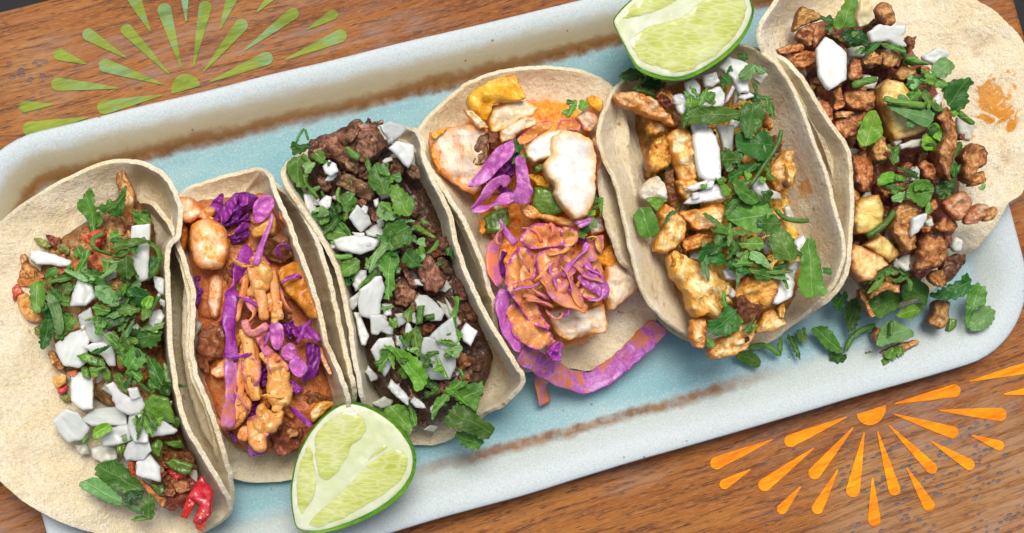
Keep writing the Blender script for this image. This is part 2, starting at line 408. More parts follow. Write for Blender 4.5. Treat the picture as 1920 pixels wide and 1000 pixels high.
def wood_nodes(t, obj):
    tcn = t.n('ShaderNodeTexCoord'); tcn.object = obj
    mp0 = t.n('ShaderNodeMapping'); mp0.inputs['Rotation'].default_value = (0, 0, -TA - math.radians(1)); t.l(tcn.outputs['Object'], mp0.inputs[0])
    base = mp0.outputs[0]
    wv = t.n('ShaderNodeTexNoise'); wv.inputs['Scale'].default_value = 9; wv.inputs['Detail'].default_value = 2; t.l(base, wv.inputs['Vector'])
    add = t.n('ShaderNodeVectorMath', operation='MULTIPLY_ADD'); t.l(wv.outputs['Color'], add.inputs[0]); add.inputs[1].default_value = (.008, .009, 0); t.l(base, add.inputs[2])
    def st(sx, sy, det=5, r=.6):
        mp = t.n('ShaderNodeMapping'); mp.inputs['Scale'].default_value = (sx, sy, 1); t.l(add.outputs[0], mp.inputs[0])
        return t.noise(mp.outputs[0], 1, det, r)
    broad = st(7, 60, 5, .65); grain = st(36, 520, 6, .7); fine = st(230, 2100, 3, .7); patch = st(9, 16, 3)
    return base, broad, grain, fine, patch, add.outputs[0], st
def wood_mat():
    t = NT('weathered_wood')
    base, broad, grain, fine, patch, wb, st = wood_nodes(t, table)
    c = t.ramp(broad, [(.28, (.13, .040, .010)), (.45, (.27, .085, .012)), (.6, (.35, .13, .022)), (.75, (.29, .12, .038))])
    c = t.mix(t.ramp(grain, [(.36, .9), (.52, 0.0)]), c, (.085, .03, .017))
    c = t.mix(t.ramp(fine, [(.5, 0.0), (.68, .55)]), c, (.52, .235, .07))
    c = t.mix(t.ramp(st(150, 900, 3, .6), [(.34, .85), (.42, 0.0)]), c, (.07, .028, .02))
    # greyed worn patches
    gp = t.math('MULTIPLY', t.ramp(patch, [(.46, 0.0), (.66, 1.0)]), t.ramp(st(26, 190, 5, .65), [(.44, 0.0), (.62, .85)]))
    c = t.mix(gp, c, (.30, .235, .20))
    # open pores filled grey, in patches
    mpv = t.n('ShaderNodeMapping'); mpv.inputs['Scale'].default_value = (260, 460, 1); t.l(wb, mpv.inputs[0])
    vo = t.n('ShaderNodeTexVoronoi'); vo.inputs['Scale'].default_value = 1; vo.inputs['Randomness'].default_value = 1; t.l(mpv.outputs[0], vo.inputs['Vector'])
    sep = t.n('ShaderNodeSeparateXYZ'); t.l(base, sep.inputs[0])
    pore = t.ramp(vo.outputs['Distance'], [(.24, 1.0), (.38, 0.0)])
    loc = t.noise(base, 11, 2)
    def near(x, y, r):
        w = P(x, y, 0)[0] - tc
        tcx = t.n('ShaderNodeTexCoord'); tcx.object = table
        d = t.n('ShaderNodeVectorMath', operation='DISTANCE'); t.l(tcx.outputs['Object'], d.inputs[0]); d.inputs[1].default_value = tuple(w)
        return t.math('SUBTRACT', 1.0, t.math('MULTIPLY', d.outputs['Value'], 1 / r), True)
    wear = t.math('MAXIMUM', t.math('MAXIMUM', near(1700, 960, .062), near(1880, 880, .05)), t.math('MULTIPLY', near(60, 140, .04), .6))
    c = t.mix(t.math('MULTIPLY', t.ramp(t.math('MULTIPLY', t.math('ADD', st(40, 120, 5, .7), .1), t.math('MULTIPLY', wear, 1.5)), [(.28, 0.0), (.55, .8)]), t.ramp(grain, [(.40, .1), (.60, .8)])), c, (.40, .24, .11))
    pm = t.math('MULTIPLY', t.math('MULTIPLY', pore, t.ramp(t.noise(base, 70, 2), [(.42, 0.0), (.52, 1.0)])), t.ramp(t.math('MULTIPLY', t.math('ADD', loc, .2), t.math('MULTIPLY', wear, 1.6)), [(.30, 0.0), (.6, .85)]))
    c = t.mix(pm, c, (.12, .11, .125))
    h = t.math('SUBTRACT', t.math('MULTIPLY', grain, .6), pm)
    nb = t.bump(h, .0006, .7); nb = t.bump(fine, .0003, .5, nb)
    rr = t.ramp(grain, [(.3, .6), (.7, .45)])
    return t.out(c, rr, 0, nor=nb, spec=.2)
wood = wood_mat()
def box_corners(u0, u1, v0, v1, z0, z1):
    return [te * u + tn * v + np.array([0, 0, z]) for z in (z0, z1) for u, v in ((u0, v0), (u1, v0), (u1, v1), (u0, v1))]
def bevel_slab(u0, u1, v0, v1, z0, z1, b):
    V = []
    for z, i in ((z0, b), (z0 + b, 0), (z1 - b, 0), (z1 - b * .3, b * .3), (z1, b)):
        for u, v in ((u0 + i, v0 + i), (u1 - i, v0 + i), (u1 - i, v1 - i), (u0 + i, v1 - i)):
            V.append(te * u + tn * v + np.array([0, 0, z]))
    Fq = [(3, 2, 1, 0)]
    for k in range(4):
        for j in range(4): Fq.append((k * 4 + j, k * 4 + (j + 1) % 4, k * 4 + 4 + (j + 1) % 4, k * 4 + 4 + j))
    Fq.append((16, 17, 18, 19)); return V, Fq
V_, F_ = bevel_slab(u_right - .9, u_right, v_top - .6, v_top, -.028, 0, .002)
link('board', V_, F_, wood, table, smooth=False)

def paint_mat(name, lo, hi, alt):
    t = NT(name)
    base, broad, grain, fine, patch, wb, st = wood_nodes(t, table)
    c = t.ramp(broad, [(.3, lo), (.65, hi)])
    c = t.mix(t.ramp(st(30, 60, 4), [(.50, 0.0), (.64, .8)]), c, alt)
    c = t.mix(t.ramp(grain, [(.36, .45), (.5, 0.0)]), c, tuple(x * .45 for x in lo))
    c = t.mix(t.ramp(fine, [(.5, 0.0), (.7, .4)]), c, tuple(min(1, x * 1.35 + .03) for x in hi))
    c = t.mix(t.ramp(st(60, 240, 4), [(.34, .5), (.48, 0.0)]), c, tuple(x * .62 for x in lo))
    c = t.mix(t.ramp(st(90, 420, 5, .75), [(.60, 0.0), (.66, .6)]), c, (.30, .15, .05))
    nb = t.bump(grain, .0003, .5)
    return t.out(c, .6, nor=nb, spec=.15)
PG = paint_mat('green_paint', (.14, .20, .020), (.27, .34, .040), (.19, .37, .22))
PO = paint_mat('orange_paint', (.78, .14, .002), (.95, .40, .005), (.88, .22, .003))
def petal_pts(x0, y0, x1, y1, w):
    L = math.hypot(x1 - x0, y1 - y0); r = w / 2; d = np.array([x1 - x0, y1 - y0]) / L; n = np.array([-d[1], d[0]])
    c = np.array([x1, y1]) - d * r; p = []
    tip = np.array([x0, y0])
    for a in np.linspace(-math.pi * .5, math.pi * .5, 12): p.append(c + d * math.cos(a) * r + n * math.sin(a) * r)
    for k in (.55, .25): p.append(tip * (1 - k) + c * k + n * (r * (k ** .85) * 1.0 + 1.2))
    p.append(tip + n * 3.5); p.append(tip - d * 2.5); p.append(tip - n * 3.5)
    for k in (.25, .55): p.append(tip * (1 - k) + c * k - n * (r * (k ** .85) * 1.0 + 1.2))
    return p
def flat_print(name, frame, pts, mat, parent, z=.0004):
    ox, oy, s = FR[frame]; p = np.array(pts) * s + [ox, oy]
    if area2(p) > 0: p = p[::-1]
    w = P(p[:, 0], p[:, 1], z)
    return link(name, w, [list(range(len(w)))], mat, parent, smooth=False)
def half_disc(a, b, apex):
    a, b, apex = map(np.array, (a, b, apex)); c = (a + b) / 2; e = (b - a) / 2; h = apex - c
    return [c + e * math.cos(t) + h * math.sin(t) for t in np.linspace(0, math.pi, 16)]
gs = flat_print('painted_sunburst', 'Q', half_disc((860., 470.), (1002., 430.), (912., 372.)), PG, table)
gs['label'] = 'green painted sunburst above the long edge of the platter'
for q in [(905, 335, 812, 18, 70), (968, 330, 1032, 6, 64), (1018, 357, 1228, 102, 66), (1053, 408, 1362, 280, 66), (845, 370, 612, 128, 60),
          (815, 422, 495, 318, 68), (808, 476, 486, 545, 70), (752, 158, 640, -70, 76), (930, 105, 918, -130, 60), (1100, 145, 1190, -90, 72),
          (1285, 60, 1430, -90, 62), (1222, 252, 1488, 52, 60), (1428, 297, 1732, 168, 66), (1536, 147, 1686, 62, 50), (630, 288, 416, 158, 62),
          (430, 320, 268, 262, 60), (588, 440, 256, 420, 66), (266, 522, 96, 536, 56), (437, 588, 114, 652, 72)]:
    flat_print('painted_petal', 'Q', petal_pts(*q), PG, gs)
os_ = flat_print('painted_sunburst', 'R', half_disc((905., 380.), (1057., 332.), (995., 434.)), PO, table)
os_['label'] = 'orange painted sunburst below the right end of the platter'
for q in [(1108, 325, 1447, 250, 66), (1102, 380, 1436, 485, 64), (1075, 438, 1318, 682, 60), (1015, 470, 1112, 803, 62), (945, 477, 880, 812, 72),
          (888, 450, 666, 712, 66), (853, 395, 532, 532, 66), (468, 512, 146, 648, 66), (683, 557, 400, 768, 66), (352, 668, 195, 758, 52),
          (808, 670, 688, 897, 60), (615, 757, 500, 895, 54), (988, 712, 1000, 965, 66), (1168, 660, 1297, 880, 62), (1295, 522, 1517, 658, 58),
          (1505, 490, 1672, 552, 52), (1338, 360, 1687, 384, 70), (1495, 208, 1905, 112, 72), (1675, 275, 1905, 248, 60)]:
    flat_print('painted_petal', 'R', petal_pts(*q), PO, os_)

# ------------------------------------------------------------------ platter
PA = math.radians(15.2); pe = np.array([math.cos(PA), math.sin(PA), 0]); pn = np.array([-math.sin(PA), math.cos(PA), 0])
LIP = .0138
vt = np.mean([P(x, y, LIP)[0] @ pn for x, y in ((300, 190), (600, 116), (900, 47))])
vb = np.mean([P(x, y, LIP)[0] @ pn for x, y in ((850, 967), (1200, 863), (1600, 748))])
ul = np.mean([P(x, y, LIP)[0] @ pe for x, y in ((75, 962), (88, 1000))])
ur = np.mean([P(x, y, LIP)[0] @ pe for x, y in ((1897, 389), (1918, 485))])
pc = pe * (ul + ur) / 2 + pn * (vt + vb) / 2; HU, HV, CR = (ur - ul) / 2, (vt - vb) / 2, .036
def rrect(d, n=240):
    r = max(CR - d, .004); a, b = HU - d - r, HV - d - r
    seg = [2 * a, 2 * b]; arc = math.pi * .5 * r
    # constant parameterisation by angle share so that rings correspond
    out = []
    na, ns_l, ns_s = 12, 64, 28
    cs = [(a, b, 0), (-a, b, 90), (-a, -b, 180), (a, -b, 270)]
    for k, (cx, cy, a0) in enumerate(cs):
        for j in range(na):
            t = math.radians(a0 + 90 * j / na); out.append((cx + r * math.cos(t), cy + r * math.sin(t)))
        nx, ny, a1 = cs[(k + 1) % 4]; t = math.radians(a0 + 90)
        p0 = np.array([cx + r * math.cos(t), cy + r * math.sin(t)]); p1 = np.array([nx + r * math.cos(t), ny + r * math.sin(t)])
        m = ns_l if k % 2 == 0 else ns_s
        for j in range(m): out.append(tuple(p0 + (p1 - p0) * j / m))
    return np.array(out)
prof = [(.010, .0005), (.007, .0012), (.0045, .0045), (.0015, .0095), (.0003, .0122), (0, .0130), (.0006, .0136), (.002, .0139), (.0045, .0138), (.0075, .0131), (.0105, .0118),
        (.0132, .0102), (.0155, .0088), (.0175, .0078), (.0195, .0070), (.0225, .0064), (.026, .0061), (.040, .006), (.060, .006), (.080, .006)]
V, D = [], []
for d, z in prof:
    q = rrect(d)
    wob = noise(np.c_[q * 22, np.full(len(q), 3.)]) * .0007
    for k, (x, y) in enumerate(q):
        g = 1 + wob[k] / .1
        V.append(pc + pe * x * (1 + wob[k]) + pn * (y + (wob[k] if abs(y) > .03 else 0)) + np.array([0, 0, z])); D.append(d)
nr = len(rrect(0)); Fp = []
for i in range(len(prof) - 1):
    for j in range(nr): Fp.append((i * nr + j, i * nr + (j + 1) % nr, (i + 1) * nr + (j + 1) % nr, (i + 1) * nr + j))
Fp.append(tuple(range((len(prof) - 1) * nr, len(prof) * nr)))
Fp.append(tuple(reversed(range(nr))))
def glaze():
    t = NT('stoneware_glaze')
    at = t.n('ShaderNodeAttribute', attribute_name='edge'); d = at.outputs['Fac']
    tcn = t.n('ShaderNodeTexCoord'); mp = t.n('ShaderNodeMapping'); mp.inputs['Rotation'].default_value = (0, 0, -PA); t.l(tcn.outputs['Object'], mp.inputs[0]); co = mp.outputs[0]
    ms = t.n('ShaderNodeMapping'); ms.inputs['Scale'].default_value = (9, 30, 1); t.l(co, ms.inputs[0])
    lo = t.noise(ms.outputs[0], 1, 5, .65); fi = t.noise(co, 190, 5, .65); gr = t.noise(co, 1500, 2)
    dd = t.math('ADD', d, t.math('ADD', t.math('MULTIPLY', t.math('SUBTRACT', lo, .5), .008), t.math('MULTIPLY', t.math('SUBTRACT', fi, .5), .0045)))
    u = t.math('MULTIPLY', dd, 1 / .06)
    ml0 = t.n('ShaderNodeMapping'); ml0.inputs['Scale'].default_value = (14, 26, 1); t.l(co, ml0.inputs[0])
    pool = t.noise(ml0.outputs[0], 1, 4, .6)
    blue = t.ramp(pool, [(.3, (.16, .37, .41)), (.52, (.27, .455, .475)), (.70, (.39, .52, .50))])
    c = t.ramp(u, [(.0, (.52, .58, .58)), (.13, (.50, .57, .57)), (.20, (.49, .55, .53)), (.28, (.44, .52, .49)), (.34, (.36, .48, .50)), (1, (.36, .48, .50))])
    c = t.mix(t.ramp(u, [(.29, 0.0), (.40, 1.0)]), c, blue)
    c = t.mix(t.ramp(gr, [(.52, 0.0), (.70, .22)]), c, (.80, .84, .84))
    c = t.mix(t.ramp(gr, [(.32, .25), (.48, 0.0)]), c, (.20, .28, .28))
    sepx = t.n('ShaderNodeSeparateXYZ'); t.l(co, sepx.inputs[0])
    # the far side carries a broad brown pooling, the near side a thin one, the ends none
    side = t.ramp(t.math('ADD', t.math('MULTIPLY', sepx.outputs[1], 3), .5), [(.3, 0.0), (.7, 1.0)])
    ml = t.n('ShaderNodeMapping'); ml.inputs['Scale'].default_value = (11, 11, 1); ml.inputs['Location'].default_value = (3.1, 1.7, 0); t.l(co, ml.inputs[0])
    am = t.math('MAXIMUM', t.math('MULTIPLY', side, t.ramp(t.noise(ml.outputs[0], 1, 2), [(.34, .35), (.5, 1.0)])), t.ramp(t.math('ABSOLUTE', t.math('ADD', sepx.outputs[0], -.012)), [(.05, 1.0), (.085, .12)]))
    lon = t.math('LESS_THAN', t.math('ABSOLUTE', sepx.outputs[0]), HU - .012)
    band = t.ramp(u, [(.255, 0.0), (.30, 1.0), (.335, .95), (.37, 0.0)])
    broad = t.ramp(u, [(.10, 0.0), (.165, .75), (.30, 1.0), (.36, 0.0)])
    tan = t.math('MULTIPLY', t.math('MULTIPLY', broad, side), t.math('MULTIPLY', lon, .95))
    c = t.mix(tan, c, t.ramp(u, [(.14, (.40, .33, .18)), (.235, (.40, .31, .15)), (.27, (.26, .14, .04)), (.32, (.17, .07, .015))]))
    bm = t.math('MULTIPLY', t.math('MULTIPLY', band, am), t.math('MULTIPLY', lon, t.ramp(t.noise(co, 120, 4, .7), [(.38, .6), (.56, .95)])))
    c = t.mix(bm, c, t.ramp(fi, [(.35, (.13, .05, .010)), (.65, (.27, .13, .035))]))
    vo = t.n('ShaderNodeTexVoronoi'); vo.inputs['Scale'].default_value = 150; t.l(co, vo.inputs['Vector'])
    sp = t.math('MULTIPLY', t.ramp(vo.outputs['Distance'], [(.05, 1.0), (.10, 0.0)]), t.ramp(t.noise(co, 60, 2), [(.52, 0.0), (.58, .8)]))
    c = t.mix(sp, c, (.16, .09, .04))
    nb = t.bump(fi, .0006, .35); nb = t.bump(gr, .00015, .4, nb)
    return t.out(c, .5, nor=nb, spec=.2)
plat = link('platter', V, Fp, glaze(), None, origin=pc)
a = plat.data.attributes.new('edge', 'FLOAT', 'POINT'); a.data.foreach_set('value', np.array(D, float))
tag(plat, 'long pale blue stoneware platter with brown glazed edges, holding the tacos', 'platter')

# ------------------------------------------------------------------ shape builders for food
def rough_edge(p, amp, k):
    n = normals2(p) * (1 if area2(p) > 0 else -1)
    q = np.c_[p * k, np.full(len(p), RNG.uniform(0, 90))]
    return p + n * (fbm(q, 3) * amp)[:, None]

def chunk(name, poly, z, mat, parent, h=None, e=2.6, depth=None, nz=.22, edge=2.0, tilt=.25, smooth=1, grid=None, edgew=None, step=4, facets=4, fib=.5, crease=.5, ew=.7):
    """a chopped piece: measured outline, cut faces at random slopes, creases and fibres"""
    p = np.asarray(poly, float)
    A = abs(area2(p)); R = math.sqrt(A / math.pi)
    p = resample(p, max(1.8, min(step, R / 5)), True, smooth)
    if edge: p = rough_edge(p, edge, 1 / 12.)
    g = grid or max(2.4, min(7, R / 7))
    v2, D, tri, bp = fill(p, g, max(.8, g * .3))
    px = .208e-3
    hp = min(R * .62, 26) if h is None else h
    h = hp * px
    depth = (max(24, min(R * 1.3, 46)) if depth is None else depth) * px
    w = edgew if edgew else max(D.max() * ew, 1)
    t = 1 - np.clip(D / w, 0, 1)
    prof_ = np.sqrt(np.clip(1 - t ** e, 0, 1))
    zb = z - h * .8
    c = v2.mean(0); q2 = (v2 - c) / max(R, 4)
    W2 = P(v2[:, 0], v2[:, 1], zb)
    ax, ay = RNG.uniform(-tilt, tilt, 2)
    tz = np.clip((v2[:, 0] - c[0]) * px * ax + (v2[:, 1] - c[1]) * px * ay, -.0035, .0035)
    sd_ = RNG.uniform(0, 60, 3)
    # cut faces
    cut = np.full(len(v2), 1.05)
    for _ in range(int(facets)):
        th = RNG.uniform(0, 2 * math.pi); sl_ = RNG.uniform(.35, 1.1); o_ = RNG.uniform(.75, 1.15)
        cut = np.minimum(cut, o_ + .25 * sl_ - sl_ * (q2[:, 0] * math.cos(th) + q2[:, 1] * math.sin(th)) * .8)
    cut = np.clip(cut, .15, 1.1)
    q = np.c_[q2 * 1.5, np.zeros(len(v2))] + sd_
    f = fbm(q, 2)
    qa = np.c_[v2 / 16., np.zeros(len(v2))] + sd_
    bil = .35 - np.abs(noise(qa)) - .5 * np.abs(noise(qa * 2.1 + 7))
    cov = np.cov(q2.T) + np.eye(2) * 1e-6; ev = np.linalg.eigh(cov)[1]; m_ = ev[:, 1]; k_ = ev[:, 0]
    qf = np.c_[(v2 @ m_) / 34., (v2 @ k_) / 5.5, np.zeros(len(v2))] + sd_
    fb = .45 - 1.6 * np.abs(noise(qf)) + .5 * noise(qf * np.array([1, 2.3, 1]) + 3)
    ramp_ = np.clip(D / (w * .4 + .5), 0, 1)
    top = zb + tz + h * np.minimum(prof_, cut) + ramp_ * (nz * h * f + nz * crease * min(hp, 16) * px * 1.5 * bil + fib * nz * 3.4 * px * fb)
    bot = zb + tz - depth * np.sqrt(np.clip(1 - t ** 2.4, 0, 1)) * (1 if depth > 0 else 0)
    bot = np.maximum(bot, .0065)
    onb = D < 1e-4
    n = len(v2)
    T = W2.copy(); T[:, 2] = top; T[onb, 2] = (zb + tz)[onb]
    B = W2.copy(); B[:, 2] = np.minimum(bot, T[:, 2] - .0002)
    idx = np.where(onb, np.arange(n), n + np.arange(n))
    T[:, 2] = np.maximum(T[:, 2], .0068)
    F = [[t_[2], t_[1], t_[0]] for t_ in tri] + [[idx[t_[0]], idx[t_[1]], idx[t_[2]]] for t_ in tri]
    Vv = np.concatenate([T, B])
    used = np.ones(2 * n, bool); used[n:][onb] = False
    mp = np.cumsum(used) - 1
    F = [[int(mp[i]) for i in f_] for f_ in F]
    uv = np.c_[D / max(D.max(), 1), np.zeros(n)]; uv = np.concatenate([uv, uv])
    return link(name, Vv[used], F, mat, parent, uv=uv[used], along=True)

def leaf(name, poly, z, mat, parent, serr=2.5, bend=1.0, tooth=13.0, fold=0.0, th=.00035, fl=18.):
    p = np.asarray(poly, float)
    R = math.sqrt(abs(area2(p)) / math.pi)
    p = resample(p, 2.2, True, 1)
    if serr:
        s = np.arange(len(p)) * 2.2
        amp = np.clip(noise(np.c_[s / 45., np.full((len(s), 2), RNG.uniform(0, 50))]) * 2.2 + .55, 0, 1) * serr
        ph = s / tooth + .5 * noise(np.c_[s / 20., np.full((len(s), 2), RNG.uniform(0, 50))])
        n = normals2(p) * (1 if area2(p) > 0 else -1)
        p = p + n * (.9 + amp * (np.abs(2 * (ph % 1) - 1) * 2 - 1.0))[:, None]
    v2, D, tri, bp = fill(p, max(3.5, min(7, R / 4)), 1.2)
    px = .208e-3; c = v2.mean(0); q = (v2 - c) * px
    # principal axis
    cov = np.cov(q.T); ew, ev = np.linalg.eigh(cov); m = ev[:, 1]; k = ev[:, 0]
    u, v = q @ m, q @ k
    sg = -1 if RNG.rand() < .7 else 1
    zz = sg * bend * (u ** 2) * RNG.uniform(4, 14) + RNG.uniform(-.18, .18) * u + RNG.uniform(-.25, .25) * v
    zz += np.abs(v) * RNG.uniform(-.1, .3)
    zz += fbm(np.c_[v2 / 26., np.zeros(len(v2))] + RNG.uniform(0, 50, 3), 3) * .0011 * bend
    zz += noise(np.c_[v2 / 9., np.zeros(len(v2))] + RNG.uniform(0, 50, 3)) * .0004 * max(1, bend)
    if fold:
        th_ = RNG.uniform(0, math.pi); w_ = (v2[:, 0] * math.cos(th_) + v2[:, 1] * math.sin(th_)) / fl + .35 * fbm(np.c_[v2 / 30., np.zeros(len(v2))] + RNG.uniform(0, 50, 3), 2)
        zz += fold * (np.abs(((w_ + RNG.rand()) % 1) * 2 - 1) ** .8 - .5)
    zz -= zz.mean(); zz = np.clip(zz, -.006, .007)
    T = P(v2[:, 0], v2[:, 1], z); T[:, 2] = np.maximum(z + zz, .0072)
    B = T.copy(); B[:, 2] -= th
    n = len(v2)
    # edge faces
    from collections import Counter
    ec = Counter(); 
    for t_ in tri:
        for a_, b_ in ((t_[0], t_[1]), (t_[1], t_[2]), (t_[2], t_[0])): ec[(a_, b_)] += 1
    F = [[t_[2], t_[1], t_[0]] for t_ in tri] + [[n + i for i in t_] for t_ in tri]
    for (a_, b_) in ec:
        if (b_, a_) not in ec: F.append([a_, b_, n + b_, n + a_])
    b0 = bp[RNG.randint(len(bp))] + (c - bp[RNG.randint(len(bp))]) * .0
    ang = np.arctan2(v2[:, 1] - b0[1], v2[:, 0] - b0[0]); ca = math.atan2(c[1] - b0[1], c[0] - b0[0])
    ang = (ang - ca + math.pi) % (2 * math.pi) - math.pi
    uv = np.c_[ang, D / max(D.max(), 1)]
    return link(name, np.concatenate([T, B]), F, mat, parent, uv=np.concatenate([uv, uv]), along=True)

def sweep(name, pts, mat, parent, w=14, th=None, roll=0.0, wave=0.0, taper=(1, 1), rollv=.0, z=.03, sect=8):
    """ribbon or stem along measured points (x, y[, z mm])"""
    p = np.array([(q[0], q[1], q[2] if len(q) > 2 else z * 1000) for q in pts], float)
    p = resample(p, 6, False, 2)
    n = len(p); px = .208e-3
    C = np.array([P(a[0], a[1], a[2] / 1000)[0] for a in p])
    T = np.gradient(C, axis=0); T /= np.linalg.norm(T, axis=1)[:, None]
    s = np.arange(n) / max(1, n - 1)
    hw = w * px / 2 * (taper[0] + (taper[1] - taper[0]) * s)
    ht = (th * px / 2 if th else None)
    V = []; up = np.array([0, 0, 1.])
    sd_ = RNG.uniform(0, 80)
    nz = noise(np.c_[s * n / 6., np.full((n, 2), sd_)]); nz2 = noise(np.c_[s * n / 4., np.full((n, 2), sd_ + 9)])
    for i in range(n):
        side = np.cross(T[i], up); side /= np.linalg.norm(side); nn = np.cross(side, T[i])
        r = roll + rollv * math.sin(s[i] * 5 + sd_) + wave * nz[i]
        a_, b_ = side * math.cos(r) + nn * math.sin(r), nn * math.cos(r) - side * math.sin(r)
        w_ = hw[i] * (1 + .22 * nz2[i]); t_ = ht if ht else w_
        if i in (0, n - 1): w_ *= .75; t_ = t_ * .6
        for j in range(sect):
            t = 2 * math.pi * j / sect
            cx = math.copysign(abs(math.cos(t)) ** .6, math.cos(t)) if ht else math.cos(t)
            off = wave * .0012 * nz[i] * cx if ht else 0
            V.append(C[i] + a_ * (w_ * cx) + b_ * (t_ * math.sin(t) + off))
    F = [[i * sect + j, i * sect + (j + 1) % sect, (i + 1) * sect + (j + 1) % sect, (i + 1) * sect + j] for i in range(n - 1) for j in range(sect)]
    F = [f[::-1] for f in F]
    F.append(list(range(sect))); F.append([(n - 1) * sect + j for j in range(sect)][::-1])
    V = np.array(V); V[:, 2] = np.maximum(V[:, 2], .0064)
    uv = np.zeros((len(V), 2)); uv[:, 0] = .5 + np.tile(np.arange(sect) / sect * .4, n)
    return link(name, V, F, mat, parent, uv=uv)

def tortilla(name, rim, spine, parent, a=.75, b=1.6, thick=.0018, wavy=1.0, stains=(), steep=False):
    def full(q):
        q = tuple(q); st_ = steep and q[2] >= 34
        bb = q[3] if len(q) > 3 else (3.0 if st_ else b)
        return q[:3] + (bb, .5 if st_ else a)
    R = catmull([full(q) for q in rim], 220)
    s1 = np.array(spine[0], float); s2 = np.array(spine[1], float); ax = s2[:2] - s1[:2]
    t = np.clip(((R[:, :2] - s1[:2]) @ ax) / (ax @ ax), 0, 1)
    # spread clamped fans a little along the fold
    Sp = s1[None] + (s2 - s1)[None] * t[:, None]
    n = len(R); K = 16; sd_ = RNG.uniform(0, 80)
    ed = noise(np.c_[np.arange(n) / 6., np.full((n, 2), sd_)]) * 2.6 * wavy + noise(np.c_[np.arange(n) / 1.7, np.full((n, 2), sd_ + 5)]) * 1.8 * wavy
    rv = R[:, :2] - Sp[:, :2]; rv /= np.linalg.norm(rv, axis=1)[:, None] + 1e-6
    Rw = R.copy(); Rw[:, :2] += rv * ed[:, None]
    rings = []
    for k in range(1, K + 1):
        s = k / K
        xy = Sp[:, :2] + (Rw[:, :2] - Sp[:, :2]) * (s ** R[:, 4])[:, None]
        z = Sp[:, 2] + (Rw[:, 2] - Sp[:, 2]) * s ** R[:, 3]
        z = z + (noise(np.c_[xy / 55., np.full(n, sd_)]) * 1.6 + noise(np.c_[xy / 21., np.full(n, sd_)]) * .5) * wavy * math.sin(math.pi * min(1, s * .9))
        rings.append(P(xy[:, 0], xy[:, 1], np.maximum(z, 8.2) / 1000))
    V = np.concatenate(rings); F = []
    for k in range(K - 1):
        for j in range(n): F.append([k * n + j, (k + 1) * n + j, (k + 1) * n + (j + 1) % n, k * n + (j + 1) % n])
    # close along the spine
    F.append(list(range(n)))
    # make sure faces look up / inward
    p0, p1, p2 = V[F[0][0]], V[F[0][1]], V[F[0][2]]
    me_o = link(name, V, F, tortilla_mat('stained_corn_tortilla', V.mean(0), stains) if stains else M['tort'], parent)
    bm_n = np.zeros(3)
    me = me_o.data
    zs = sum(p.normal.z * p.area for p in me.polygons)
    if zs < 0: me.flip_normals()
    md = me_o.modifiers.new('thickness', 'SOLIDIFY'); md.thickness = thick; md.offset = -1; md.use_even_offset = False; md.use_rim = True
    bv = me_o.modifiers.new('soft_edge', 'BEVEL'); bv.width = .0006; bv.segments = 2; bv.limit_method = 'ANGLE'; bv.angle_limit = math.radians(55)
    return me_o

